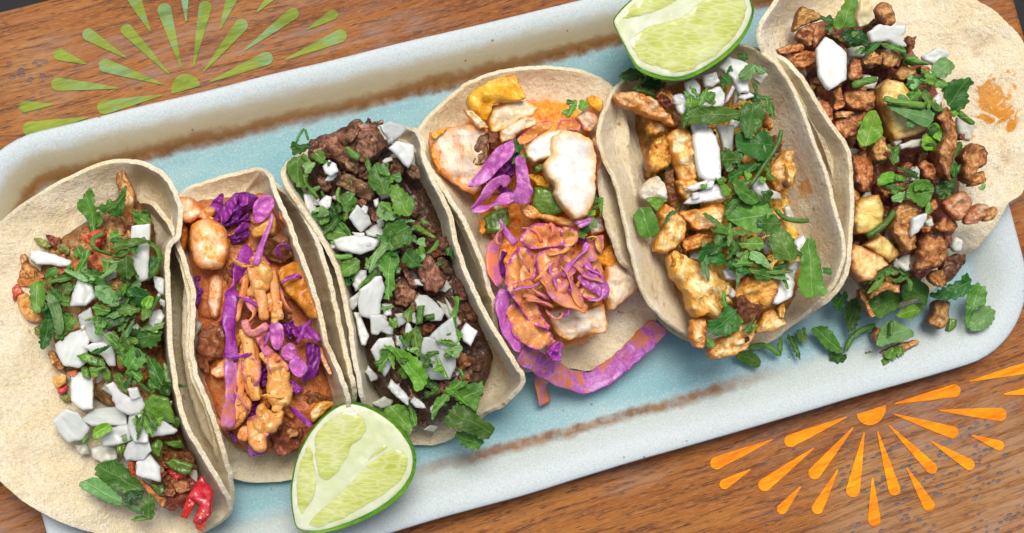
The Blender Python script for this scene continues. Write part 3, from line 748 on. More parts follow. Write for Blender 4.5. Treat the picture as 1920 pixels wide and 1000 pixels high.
# kind -> (part name, material, builder, options)
def CH(n, m, **k): return (n, m, 'chunk', k)
KINDS = {
    'on': CH('onion_piece', 'on', h=8, e=4, depth=12, nz=.2, edge=1.3, tilt=.34, smooth=0, edgew=4, facets=0, fib=.5, crease=.1),
    'onc': CH('onion_piece', 'onc', h=8, e=4, depth=12, nz=.2, edge=1.3, tilt=.34, smooth=0, edgew=4, facets=0, fib=.5, crease=.1),
    'onw': CH('onion_piece', 'onw', h=10, e=7, depth=14, nz=.2, edge=1.0, tilt=.2, smooth=0, edgew=3.5, facets=0),
    'stk': CH('steak_piece', 'steak', nz=.8, edge=3.2, e=4, facets=6, ew=.5, smooth=0, fib=.8), 'stkd': CH('steak_piece', 'steak_dark', nz=.8, edge=2.8, facets=5),
    'tan': CH('meat_piece', 'tan', nz=.6, e=4, ew=.5, facets=5, fib=1), 'org': CH('meat_piece', 'org', nz=.6), 'yel': CH('meat_piece', 'yel', nz=.5),
    'brn': CH('meat_piece', 'brn', nz=.8, edge=3, facets=6, e=4, ew=.5, smooth=0), 'pork': CH('pork_piece', 'pork', nz=.7, edge=3.0, e=5, facets=6, fib=1.3, ew=.45, smooth=0),
    'porkl': CH('pork_piece', 'porkl', nz=.8, edge=2.4, fib=.8, crease=.8),
    'chk': CH('chicken_piece', 'chk', nz=.75, edge=2.8, e=6, facets=6, fib=1.9, ew=.4, smooth=0, crease=.3), 'chko': CH('chicken_piece', 'chko', nz=.75, edge=2.8, e=6, facets=6, fib=1.7, ew=.4, smooth=0, crease=.35), 'chkw': CH('chicken_piece', 'chkw', nz=.5, e=4),
    'char': CH('charred_crust', 'char', nz=.8, edge=4, h=9, depth=10),
    'shr': CH('shrimp', 'shr', nz=.4, edge=1.6, facets=2), 'shro': CH('shrimp', 'shro', nz=.5, edge=1.8, facets=3),
    'sau': CH('sauce', 'sau', nz=.4, edge=2.4, smooth=2, tilt=.2, h=12, crease=.6, facets=1, e=2.2, fib=.1), 'pnk': CH('slaw_piece', 'pnk', nz=1.0, edge=2.2, h=14, crease=1.2),
    'fsh': CH('fish_piece', 'fsh', nz=.5, edge=1.6, e=5, tilt=.2, smooth=0, facets=5), 'forg': CH('fish_piece', 'forg', nz=.6, edge=2.0, e=4, facets=5),
    'wht': CH('fish_piece', 'wht', nz=.4, edge=2.6, e=6, h=12, tilt=.05, edgew=9, facets=0, crease=.5, fib=.9, smooth=0),
    'pin': CH('pineapple_piece', 'pin', nz=.35, edge=1.2, e=6, smooth=0, tilt=.3, edgew=6, h=18, fib=1.5), 'pinw': CH('pineapple_piece', 'pinw', nz=.25, edge=1, e=6, smooth=0, edgew=6, h=16),
    'red': CH('tomato_piece', 'red', nz=.5), 'redp': CH('pepper_piece', 'redp', nz=.2, edge=.8, e=5, smooth=0, h=13), 'pink': CH('pepper_piece', 'red', nz=.3, h=6),
    'pep': CH('pepper_piece', 'pep', nz=.25, edge=1, e=6, smooth=0, h=10, tilt=.35, facets=1), 'grn': CH('pepper_piece', 'grn', nz=.5),
    'cab': CH('cabbage_piece', 'cab', nz=.9, edge=1.2, h=12, e=4, smooth=0, tilt=.4, crease=1.2, facets=3), 'cabd': CH('cabbage_piece', 'cabd', nz=.9, edge=1.2, h=13, e=4, smooth=0, tilt=.4, crease=1.2, facets=3),
    'cabb': CH('cabbage_piece', 'cabb', nz=.8, edge=1.0, h=10, e=5, smooth=0, tilt=.35, crease=1.1, facets=3), 'cabr': CH('cabbage_piece', 'cabr', nz=1, edge=1.2, h=12, e=4, smooth=0, crease=1.2),
    'cs': ('cabbage_piece', 'cab', 'leaf', dict(serr=0, bend=1.2, fold=.004, th=.0009)), 'csd': ('cabbage_piece', 'cabd', 'leaf', dict(serr=0, bend=1.2, fold=.004, th=.0009)),
    'csb': ('cabbage_piece', 'cabb', 'leaf', dict(serr=0, bend=1.5, fold=.0022, th=.0009, fl=26.)), 'csr': ('cabbage_piece', 'cabr', 'leaf', dict(serr=0, bend=1.8, fold=.003, th=.001, fl=26.)),
    'css': ('sauced_slaw', 'slaw', 'leaf', dict(serr=0, bend=2.6, fold=.0022, th=.0012, fl=30.)), 'rs': ('sauced_strip', 'sau', 'sweep', {'th': 12, 'wave': .8, 'sect': 10}), 'csp': ('sauced_slaw', 'slaw', 'leaf', dict(serr=0, bend=2.4, fold=.0026, th=.0014, fl=26.)),
    'lf': ('cilantro_leaf', 'lf', 'leaf', {}), 'ld': ('cilantro_leaf', 'ld', 'leaf', {}), 'lp': ('cilantro_leaf', 'lp', 'leaf', {'serr': 1.8}), 'll': ('cilantro_leaf', 'll', 'leaf', {'serr': 1.2}),
    'sg': ('cilantro_stem', 'st', 'sweep', {}), 'sl': ('cilantro_stem', 'lf', 'sweep', {'th': 4, 'wave': .8}), 'sc': CH('cilantro_stem', 'st', nz=.1, edge=.5, h=9, depth=8, smooth=0, facets=0),
    'rc': ('cabbage_strip', 'cab', 'sweep', {'th': 5, 'wave': .9, 'sect': 10}), 'rcb': ('cabbage_strip', 'cabb', 'sweep', {'th': 5, 'wave': .9, 'sect': 10}),
    'rcd': ('cabbage_strip', 'cabd', 'sweep', {'th': 5, 'wave': .9, 'sect': 10}), 'rcr': ('cabbage_strip', 'cabr', 'sweep', {'th': 5, 'wave': .9, 'sect': 10}),
    'rcm': ('cabbage_strip', 'cabm', 'sweep', {'th': 6, 'wave': .5, 'sect': 10}),
}
def parse(line):
    head, pts = line.split(':'); h = head.split()
    ox, oy, s = FR[h[0]]; P_ = []
    for q in pts.split():
        c = [float(x) for x in q.split(',')]
        P_.append(tuple([c[0] * s + ox, c[1] * s + oy] + c[2:]))
    opt = {}
    for x in h[3:]:
        k, v = x.split('='); opt[k] = float(v)
    return h[1], float(h[2]) / 1000, P_, opt, s
def build(line, parent):
    kind, z, pts, opt, s = parse(line)
    name, mat, mode, kw = KINDS[kind]; kw = dict(kw)
    if mode == 'chunk':
        kw.update(opt); return chunk(name, [p[:2] for p in pts], z, M[mat], parent, **kw)
    if mode == 'leaf':
        kw.update(opt); return leaf(name, [p[:2] for p in pts], z, M[mat], parent, **kw)
    w = opt.pop('w', 14 / s) * s; kw.update(opt)
    if 't0' in kw: kw['taper'] = (kw.pop('t0'), kw.pop('t1'))
    return sweep(name, pts, M[mat], parent, w=w, z=z, **kw)

def bits(parent, poly, kinds, n, z0, z1, r0=8, r1=17):
    poly = np.array(poly, float); lo, hi = poly.min(0), poly.max(0); k = 0
    while k < n:
        c = RNG.uniform(lo, hi)
        a_ = poly; b_ = np.roll(poly, -1, 0)
        ins = (((a_[:, 1] > c[1]) != (b_[:, 1] > c[1])) & (c[0] < (b_[:, 0] - a_[:, 0]) * (c[1] - a_[:, 1]) / (b_[:, 1] - a_[:, 1] + 1e-9) + a_[:, 0])).sum() % 2
        if not ins: continue
        kd = kinds[RNG.randint(len(kinds))]
        name, mat, mode, kw = KINDS[kd]
        r = RNG.uniform(r0, r1); m = RNG.randint(5, 9); th = np.sort(RNG.uniform(0, 2 * math.pi, m) * .3 + np.arange(m) / m * 2 * math.pi)
        st_ = RNG.uniform(1, 1.9); ro = RNG.uniform(0, math.pi)
        p = np.c_[np.cos(th) * r * st_, np.sin(th) * r] * RNG.uniform(.8, 1.15, (m, 1))
        p = p @ np.array([[math.cos(ro), math.sin(ro)], [-math.sin(ro), math.cos(ro)]]) + c
        z = RNG.uniform(z0, z1) / 1000
        if mode == 'chunk': chunk(name, p, z, M[mat], parent, **kw)
        elif mode == 'leaf': leaf(name, p, z, M[mat], parent, **kw)
        k += 1
# ------------------------------------------------------------------ tacos
def floor_pt(x, y, z=.0065): return P(x, y, z)[0]

def inside(c, poly):
    a_ = poly; b_ = np.roll(poly, -1, 0)
    return (((a_[:, 1] > c[1]) != (b_[:, 1] > c[1])) & (c[0] < (b_[:, 0] - a_[:, 0]) * (c[1] - a_[:, 1]) / (b_[:, 1] - a_[:, 1] + 1e-9) + a_[:, 0])).sum() % 2 == 1
def taco(label, base, tortillas, bed, bits_spec, data, scraps=3, shreds=None):
    t = thing('taco', label, 'taco', floor_pt(*base), 'six tacos side by side on the platter')
    for tt in tortillas: tortilla('tortilla', parent=t, **tt)
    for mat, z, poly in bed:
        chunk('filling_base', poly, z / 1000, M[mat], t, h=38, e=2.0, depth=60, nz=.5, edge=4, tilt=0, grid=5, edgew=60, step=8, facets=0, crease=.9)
    for b in bits_spec: bits(t, *b)
    region = np.array(bed[0][2], float)
    for ln in data.strip().split('\n'):
        ln = ln.strip()
        if not ln: continue
        build(ln, t)
        kind, z, pts, opt, s = parse(ln)
        c = np.array([p[:2] for p in pts]).mean(0)
        # finely chopped scraps that go with the larger pieces
        if kind in ('lf', 'ld', 'lp', 'll'):
            for f_ in range(3 - scraps, 3):
                q = c + RNG.normal(0, 16, 2)
                if not inside(q, region): continue
                r = RNG.uniform(4, 10); th = np.linspace(0, 2 * math.pi, 14, endpoint=False)
                rr = r * (1 + .28 * np.cos(3 * th + RNG.uniform(0, 6)) + .15 * np.cos(5 * th + RNG.uniform(0, 6)))
                p = np.c_[rr * np.cos(th) * (RNG.uniform(2, 3.6) if f_ == 2 else RNG.uniform(1, 1.7)), rr * np.sin(th) * (.6 if f_ == 2 else 1)]; ro = RNG.uniform(0, 6.3)
                p = p @ np.array([[math.cos(ro), math.sin(ro)], [-math.sin(ro), math.cos(ro)]]) + q
                k2 = ('lf', 'ld', 'lf', 'lp', 'lf', 'll')[RNG.randint(6)]
                leaf('cilantro_leaf', p, z + RNG.uniform(-.003, .0005), M[KINDS[k2][1]], t, serr=1.2, tooth=6.)
        elif kind in ('on', 'onc') and RNG.rand() < .7:
            q = c + RNG.normal(0, 20, 2)
            if inside(q, region):
                r = RNG.uniform(5, 9); m = RNG.randint(4, 6); th = np.arange(m) / m * 2 * math.pi + RNG.uniform(0, .9, m)
                p = np.c_[np.cos(th) * r * RNG.uniform(1, 2), np.sin(th) * r]; ro = RNG.uniform(0, 6.3)
                p = p @ np.array([[math.cos(ro), math.sin(ro)], [-math.sin(ro), math.cos(ro)]]) + q
                kw = dict(KINDS['onc'][3]); chunk('onion_piece', p, z + RNG.uniform(-.003, .001), M['onc' if RNG.rand() < .4 else 'on'], t, **kw)
    if shreds:                                   # finely shredded cabbage over the slaw
        poly, n, z0, z1, kinds = shreds; poly = np.array(poly, float); lo, hi = poly.min(0), poly.max(0)
        while n:
            q = RNG.uniform(lo, hi)
            if not inside(q, poly): continue
            a_ = RNG.uniform(0, 6.3); pts = []; z = RNG.uniform(z0, z1)
            for k in range(6):
                pts.append((q[0], q[1], z + RNG.uniform(-1.2, 1.0) - (2.5 if k in (0, 5) else 0)))
                a_ += RNG.uniform(-.55, .55); q = q + np.array([math.cos(a_), math.sin(a_)]) * RNG.uniform(8, 14)
                if not inside(q, poly): a_ += 1.2
            name, mat, mode, kw = KINDS[kinds[RNG.randint(len(kinds))]]; kw = dict(kw); kw['th'] = 4
            sweep(name, pts, M[mat], t, w=RNG.uniform(7, 14), roll=RNG.uniform(-.8, .8), rollv=.6, taper=(.6, .8), **kw)
            n -= 1
    return t

taco('open leftmost taco with browned meat, tomato, green pepper, white onion and cilantro', (260, 640),
     [dict(spine=((255, 395, 11), (325, 925, 11)), steep=True, a=.72, b=1.7, rim=[
         (235, 305, 30, 1.2), (180, 314, 28, 1), (100, 352, 28, .8), (40, 388, 29, .7), (-20, 440, 30, .62), (-75, 520, 31, .6), (-95, 640, 32, .6), (-80, 760, 31, .6), (-40, 850, 30, .6), (10, 912, 29, .62), (60, 950, 28, .65), (120, 982, 25, .75), (200, 1003, 19, 1), (290, 1008, 15, 1.4), (370, 998, 18), (418, 972, 28), (428, 950, 36), (412, 915, 44), (382, 862, 48), (346, 800, 50), (326, 730, 50), (315, 650, 50), (311, 560, 50), (309, 490, 50), (316, 456, 50), (329, 440, 50), (334, 405, 48), (326, 368, 45), (308, 338, 40), (275, 315, 34)]),
      dict(spine=((290, 420, 9), (350, 900, 9)), a=.7, b=1.6, steep=True, rim=[
         (331, 462, 44), (345, 507, 46), (357, 551, 47), (357, 600, 47), (355, 660, 47), (362, 700, 47), (378, 742, 47), (397, 790, 46), (416, 850, 42), (430, 905, 33), (425, 960, 20), (370, 985, 12), (280, 990, 10), (180, 960, 12), (150, 800, 14), (150, 600, 14), (190, 450, 14), (260, 380, 18), (305, 410, 32)])],
     [('tan', 25, [(235, 360), (285, 400), (300, 500), (305, 640), (330, 780), (385, 930), (330, 960), (270, 880), (230, 780), (130, 720), (90, 620), (60, 520), (90, 460), (170, 410)])],
     [([(90, 470), (190, 415), (295, 430), (303, 640), (330, 800), (380, 920), (310, 930), (240, 770), (130, 700), (80, 590)], ['tan', 'org', 'brn', 'pep', 'red', 'onc', 'tan', 'yel'], 75, 28, 36)],
     '''
A tan 26: 650,10 690,5 720,60 760,150 740,250 700,340 660,300 680,200 650,120 640,50
A tan 25: 590,250 660,230 700,330 690,370 620,360 590,310
A grn 26: 180,375 210,365 260,390 290,420 250,430 210,410
A brn 27: 250,350 330,370 340,420 300,440 270,400
A grn 28: 310,410 360,400 390,430 380,470 330,450
A tan 27: 110,460 150,455 160,510 230,560 260,590 200,610 130,600 100,600 120,530
A org 26: 90,600 170,570 240,590 260,640 220,660 150,650 100,640
A red 29: 68,640 100,625 140,680 100,700 75,725 65,690
A yel 29: 90,690 150,670 180,720 240,780 250,830 200,840 150,835 110,770
A grn 25: 180,860 230,850 235,910 190,910
A red 34: 490,340 560,320 600,360 560,400 540,440 480,470 430,460 430,410 470,380
A org 35: 470,500 540,440 620,470 640,520 590,580 530,560 480,540
A on 31: 160,440 220,440 320,470 400,500 390,530 340,530 260,520 200,520 160,480
A on 38: 560,560 620,500 660,520 640,590 590,610
A on 40: 725,305 830,295 828,400 818,600 760,620 730,560 720,420
A on 41: 440,565 510,630 530,700 480,745 385,750 395,690 420,620
A on 36: 650,680 700,680 720,720 690,740 650,730
A on 41: 845,575 910,600 905,690 880,680 850,640
A on 40: 880,700 915,720 905,760 880,740
A on 39: 830,780 880,760 910,800 890,850 840,870 815,840
A on 36: 300,960 390,890 470,870 500,930 480,1060 440,1090 350,1080 310,1010
A on 38: 430,800 500,750 540,870 640,890 660,950 600,990 520,960 450,910
A lf 34: 495,90 520,130 520,200 570,280 540,310 500,310 470,250 430,215 425,180 460,150
A lf 36: 520,210 560,190 640,180 670,110 700,75 690,150 670,250 640,255 590,230
A lf 38: 730,210 780,240 835,270 830,300 750,300 735,250
A lf 36: 165,620 240,605 250,660 250,720 210,790 170,770 165,700
A ld 34: 240,820 290,810 300,870 270,960 230,985 215,960 225,880
A ld 35: 230,750 290,740 300,800 250,820
A lp 39: 250,690 290,680 330,740 355,860 340,905 310,900 290,800
A lf 37: 330,800 400,810 440,830 380,880 330,930 300,930
A lf 38: 340,630 370,618 405,630 385,680 350,680
A lf 37: 240,590 280,530 330,545 310,580 260,600
A ld 36: 300,600 400,530 410,550 370,610 310,640
A ld 36: 270,640 330,660 340,720 300,690
A lf 43 serr=.8: 420,540 440,500 480,430 505,445 470,510 440,570 420,580
A sl 43 w=26: 575,345 520,365 502,400 530,440 580,455 620,460
A ld 42: 470,540 520,560 585,560 580,610 530,630 490,610 470,570
A lf 42: 560,510 610,500 620,560 590,600
A lf 46: 620,410 700,375 790,370 830,390 760,410 680,430 640,450 615,440
A ld 44: 600,380 660,365 700,400 640,420
A sl 44 w=26: 820,395 870,430 885,480 870,540 835,580
A ld 40: 820,480 870,470 860,560 830,580
A lf 46: 640,530 690,470 730,480 735,530 750,560 710,600 660,580
A ld 42: 700,650 760,640 830,680 840,720 780,750 720,740 690,700
A ld 43: 560,780 640,760 740,750 760,790 700,830 600,870 550,880 545,830
A lf 45: 510,740 560,740 620,770 570,800 520,790
A lf 45: 640,740 730,740 770,780 700,800 650,790
A lp 48: 520,640 560,630 610,645 640,680 660,740 620,750 560,720 525,690
A lf 44: 520,800 560,810 550,880 520,870
A ll 45: 640,660 690,620 705,640 670,700 640,690
A ll 46: 780,720 820,690 850,700 830,760 790,770
A ll 40: 810,850 870,870 870,895 830,885
A ld 38: 720,880 850,860 900,900 850,980 740,970 700,920
A lf 46: 560,890 600,910 660,960 690,990 650,1000 610,960
A lf 46: 670,880 700,880 720,960 760,1000 700,1000 670,950
B tan 28: 260,60 300,50 370,150 330,160 290,140
B yel 28: 285,210 330,180 370,190 360,240 310,260
B red 27: 310,270 370,235 375,270 330,300
B grn 25: 330,300 380,290 390,330 350,330
B on 40: 450,30 560,0 630,30 640,140 600,140 560,80 500,60
B on 34: 385,180 450,165 515,200 520,370 460,380 390,330
B org 36: 640,70 680,90 690,160 650,150
B pep 40: 480,70 550,90 620,180 615,235 570,210 530,130
B pep 41: 420,80 470,60 550,95 540,140 450,110
B ll 43: 490,150 520,140 545,180 515,205
B onc 27: 500,590 560,570 650,580 650,650 560,670 510,640
B onc 26: 410,570 480,560 500,620 450,630
B on 33: 290,430 370,370 430,390 500,480 460,540 380,565 320,500
B on 35: 430,440 520,370 640,360 700,400 710,470 600,460 510,470
B on 38: 555,540 600,480 700,450 730,480 720,550 650,570 570,585
B on 45: 585,240 630,220 670,280 720,310 780,300 800,350 780,400 700,410 640,370 620,300
B on 46: 700,260 760,250 780,310 730,330
B on 43: 710,400 800,400 830,480 820,560 740,560 700,480
B on 42: 820,440 900,435 985,490 960,515 820,530
B on 42: 700,570 740,540 820,530 840,600 790,660 690,660 680,630
B on 41: 750,665 830,620 885,690 890,780 820,760 750,740
B lf 47: 690,60 740,30 800,70 805,120 750,160 690,150 680,100
B lf 46: 610,0 660,20 700,70 660,80 620,30
B lf 46: 700,130 760,150 790,180 770,230 740,200 700,190
B lf 46: 630,180 670,180 690,230 710,290 670,270 640,220
B sl 44 w=24: 740,190 780,240 830,290
B ld 40: 800,80 850,100 900,150 900,240 860,250 820,180
B ld 40: 870,230 930,240 940,300 890,300
B pep 44: 790,340 840,290 930,310 960,400 970,460 900,440 800,400
B lf 46: 770,390 830,400 870,440 860,490 840,490 830,440
B lf 42: 805,480 830,470 820,520 805,520
B ll 43: 510,500 540,460 600,450 620,490 580,510 520,550
B lf 40: 455,555 470,520 485,510 480,560
B lf 48: 745,410 762,410 758,440 748,440
B pep 36: 640,570 700,555 700,590 670,630 650,610
B pep 37: 830,570 870,530 900,560 880,640 840,620
B pep 34: 900,550 1000,540 1020,590 960,590 910,570
B pep 37: 905,670 960,640 1070,680 1050,730 1010,740 950,710
B brn 30: 890,600 1050,600 1090,700 1000,750 900,690
B org 32: 760,750 830,800 880,850 920,860 900,930 870,880 800,820
B brn 31: 900,740 1050,740 1110,800 1040,880 960,940 900,920 930,850
B tan 34: 940,780 1040,760 1060,820 980,850
B pep 35: 830,780 900,790 920,840 870,850
B red 38: 700,670 760,645 740,700 760,750 720,750
B redp 38: 1030,860 1110,740 1176,820 1165,960 1110,1010 1060,1000 1100,900
B redp 36: 990,970 1030,860 1090,830 1080,900 1030,980
B pink 39: 1060,990 1100,930 1150,950 1130,1050 1090,1050
B lf 35: 520,690 590,665 640,655 700,700 790,800 760,830 680,840 600,800 530,750
B lp 34: 420,790 530,745 600,800 670,860 670,910 600,890 500,840
B ld 38: 670,850 740,820 800,830 770,880 700,890
B lf 38: 780,880 830,840 850,880 850,970 800,980 790,930
B lp 33: 660,890 750,890 790,930 780,960 720,930
B lf 30: 710,995 770,960 860,970 800,985
''', scraps=2)

taco('narrow shrimp taco with purple cabbage and orange chipotle sauce, beside the leftmost taco', (470, 620),
     [dict(stains=[(600, 640, .04, .014, .6), (395, 730, .03, .02, .6)], spine=((430, 400, 11), (510, 850, 11)), steep=True, a=.7, b=1.7, rim=[
         (338, 470, 36), (347, 505, 42), (359, 551, 43), (360, 600, 43), (359, 660, 43), (366, 700, 43), (382, 742, 42), (400, 790, 38), (410, 850, 30), (414, 878, 20), (449, 901, 14), (500, 905, 12), (548, 898, 12), (600, 875, 14), (640, 820, 26), (650, 765, 42), (645, 730, 47), (628, 690, 48), (606, 640, 48), (598, 600, 48), (586, 560, 48), (572, 511, 48), (556, 470, 48), (544, 435, 48), (526, 395, 47), (512, 360, 45), (503, 330, 38), (490, 319, 28), (465, 324, 22), (424, 334, 18), (380, 345, 16), (345, 362, 18), (328, 410, 28)]),
      dict(spine=((480, 420, 9), (560, 840, 9)), steep=True, a=.75, b=1.6, rim=[
         (573, 420, 45), (598, 475, 46), (618, 548, 46), (634, 620, 46), (652, 700, 46), (660, 735, 42), (650, 790, 24), (600, 860, 12), (520, 885, 10), (440, 885, 10), (390, 820, 22), (365, 740, 30), (350, 650, 32), (350, 540, 28), (350, 420, 16), (430, 350, 12), (500, 342, 20), (545, 375, 38)])],
     [('org', 30, [(340, 380), (430, 370), (505, 360), (545, 450), (585, 560), (606, 680), (630, 750), (575, 845), (500, 855), (430, 835), (390, 745), (364, 620), (357, 500)])],
     [([(380, 400), (500, 390), (560, 560), (600, 720), (560, 820), (450, 810), (390, 640)], ['brn', 'shro', 'cabd', 'brn', 'sau', 'shro'], 60, 31, 37)],
     '''
C shro 33: 30,320 120,340 120,480 90,540 30,450
C shr 37: 40,150 100,140 160,150 230,240 240,280 180,300 130,340 60,310 30,240
C shr 43: 130,350 180,310 260,285 340,320 390,370 410,480 400,560 370,640 290,655 200,650 160,590 130,480
C cabd 29: 150,660 210,650 260,680 250,800 200,900 140,990
C shr 34: 270,680 340,660 370,740 370,850 330,1000 270,980 250,850
C brn 34: 370,650 470,570 490,600 440,700 400,760 370,720
C cs 34: 245,240 290,180 340,120 370,120 365,190 340,260 340,320 280,300
C cabd 38: 320,250 380,190 450,120 520,110 590,130 620,160 570,220 500,260 450,340 380,360 340,330
C cs 41: 340,260 400,170 470,130 460,200 420,280 360,340
C cs 40: 470,130 560,120 600,150 540,200 480,220
C cabd 38: 450,330 540,250 560,300 480,350
C cabd 36: 400,420 520,370 550,380 540,430 430,480
C cs 38: 430,380 530,310 555,350 450,410
C csb 45: 570,190 640,135 700,130 720,170 715,220 650,310 610,330 570,310
C sau 43: 600,340 680,300 720,250 740,330 720,400 640,420 570,430 555,380
C brn 38: 620,560 640,450 740,400 840,440 850,560 780,610 720,600
C shro 41: 740,230 800,270 840,400 790,340 750,300
C shro 42: 745,640 860,590 900,600 950,700 1010,820 1000,850 1030,900 1030,1000 960,1000 880,890 800,820 760,740
C sau 44: 510,850 600,840 680,820 740,760 750,860 700,950 640,970 590,930 560,950 540,900
C sau 47: 580,620 640,595 700,640 715,700 690,750 680,800 600,830 540,850 520,820 560,730
C sau 45: 690,930 750,850 790,880 760,960 740,1040 700,1040
C rcb 48 w=52 t0=.5 t1=1: 705,262 695,330 650,430 615,530 590,620
X rc 44 w=25 roll=.5: 466,463,39 458,490,42 441,527 433,560 428,600 434,640 433,680
X rcm 44 w=27 roll=.4: 433,670,44 434,700 435,740 430,775 424,802
C rcr 46 w=45 roll=.5: 520,840 550,900 590,950 560,1000 530,1020
D brn 36: 100,170 150,60 220,30 300,60 310,200 290,260 200,300 190,390 120,330
D shr 36: 190,370 280,270 320,250 320,400 250,410
D onc 30: 60,30 110,0 150,30 100,120 60,130
D sau 24 h=8: 100,370 200,410 320,450 330,600 300,740 260,770 200,650 150,570
D cabd 37: 540,290 600,330 600,450 560,480 540,400
D cabd 36: 470,560 540,570 520,680 470,690
D sau 43: 420,100 470,70 530,150 550,250 560,330 545,470 570,500 550,560 500,570 450,520 420,420 400,260
D sau 41: 380,430 440,500 490,560 480,640 420,740 340,770 290,740 360,600
D csr 46: 510,120 570,100 590,170 650,220 700,270 640,300 600,300 550,200
D rcr 48 w=50 roll=.4: 440,0 450,60 480,100 540,80 600,30
D csb 49: 610,20 700,20 715,120 690,200 650,215 620,160
D csb 47: 700,190 760,150 800,200 800,250 770,290 720,280 690,240
D csb 48: 740,300 800,250 870,300 880,350 820,410 770,370
D cs 45: 760,60 850,30 900,50 980,120 970,150 860,130 790,120
D csd 42: 860,150 960,170 970,260 940,380 860,440 830,420 880,340 870,270
D cabd 41: 710,30 780,0 800,100 760,140 720,120
C rs 46 w=70: 560,640 600,760 640,880 650,1000
C rs 44 w=60: 700,640 720,760 730,880 760,1000
C rs 42 w=55: 520,700 510,800 470,900 450,1010
C sau 42: 460,640 560,600 580,700 520,780 450,740
C css 44: 540,560 640,540 700,620 640,700 560,680
D rs 44 w=80: 430,60 470,180 480,320 500,470 520,560
D rs 45 w=70: 560,220 620,300 680,420 690,560 650,640
D rs 42 w=60: 400,230 410,400 400,560 360,700
D css 46: 590,240 700,260 760,340 700,420 610,380
D css 46: 410,280 520,260 560,380 520,470 430,430
D css 45: 440,690 560,640 640,700 600,820 500,850
D sau 43: 370,560 440,540 470,640 430,720 360,700
D sau 46: 590,290 650,270 740,320 750,400 770,480 780,540 740,600 660,610 600,570 580,500 600,420
D cab 42: 730,420 780,420 850,480 800,520 740,480
D sau 47: 520,610 560,575 600,620 650,660 710,620 710,700 660,770 590,800 560,740 520,680
D sau 46: 450,720 520,680 590,790 600,880 570,920 510,910 460,850
D sau 44: 385,770 450,720 490,790 450,850 390,830
D cabb 36: 460,860 520,910 600,900 560,940 470,955
D cabd 34: 300,760 350,770 400,850 370,850
D rc 40 w=44: 750,600 820,660 900,740
D brn 31: 610,830 700,700 800,700 880,720 840,820 790,910 680,950 630,910
D brn 33: 800,520 900,480 1000,520 1060,570 920,580 850,640
D tan 34: 720,760 800,740 820,800 740,830
D shr 36: 890,640 940,570 1020,560 1070,580 1000,640 920,720 900,700
D shr 39: 950,200 980,170 1000,250 1050,380 1020,380 960,270
''', shreds=([(440, 480), (540, 470), (590, 640), (560, 820), (450, 800), (430, 620)], 12, 45, 48, ('rcb', 'rcr', 'rs', 'rcr', 'rc')))

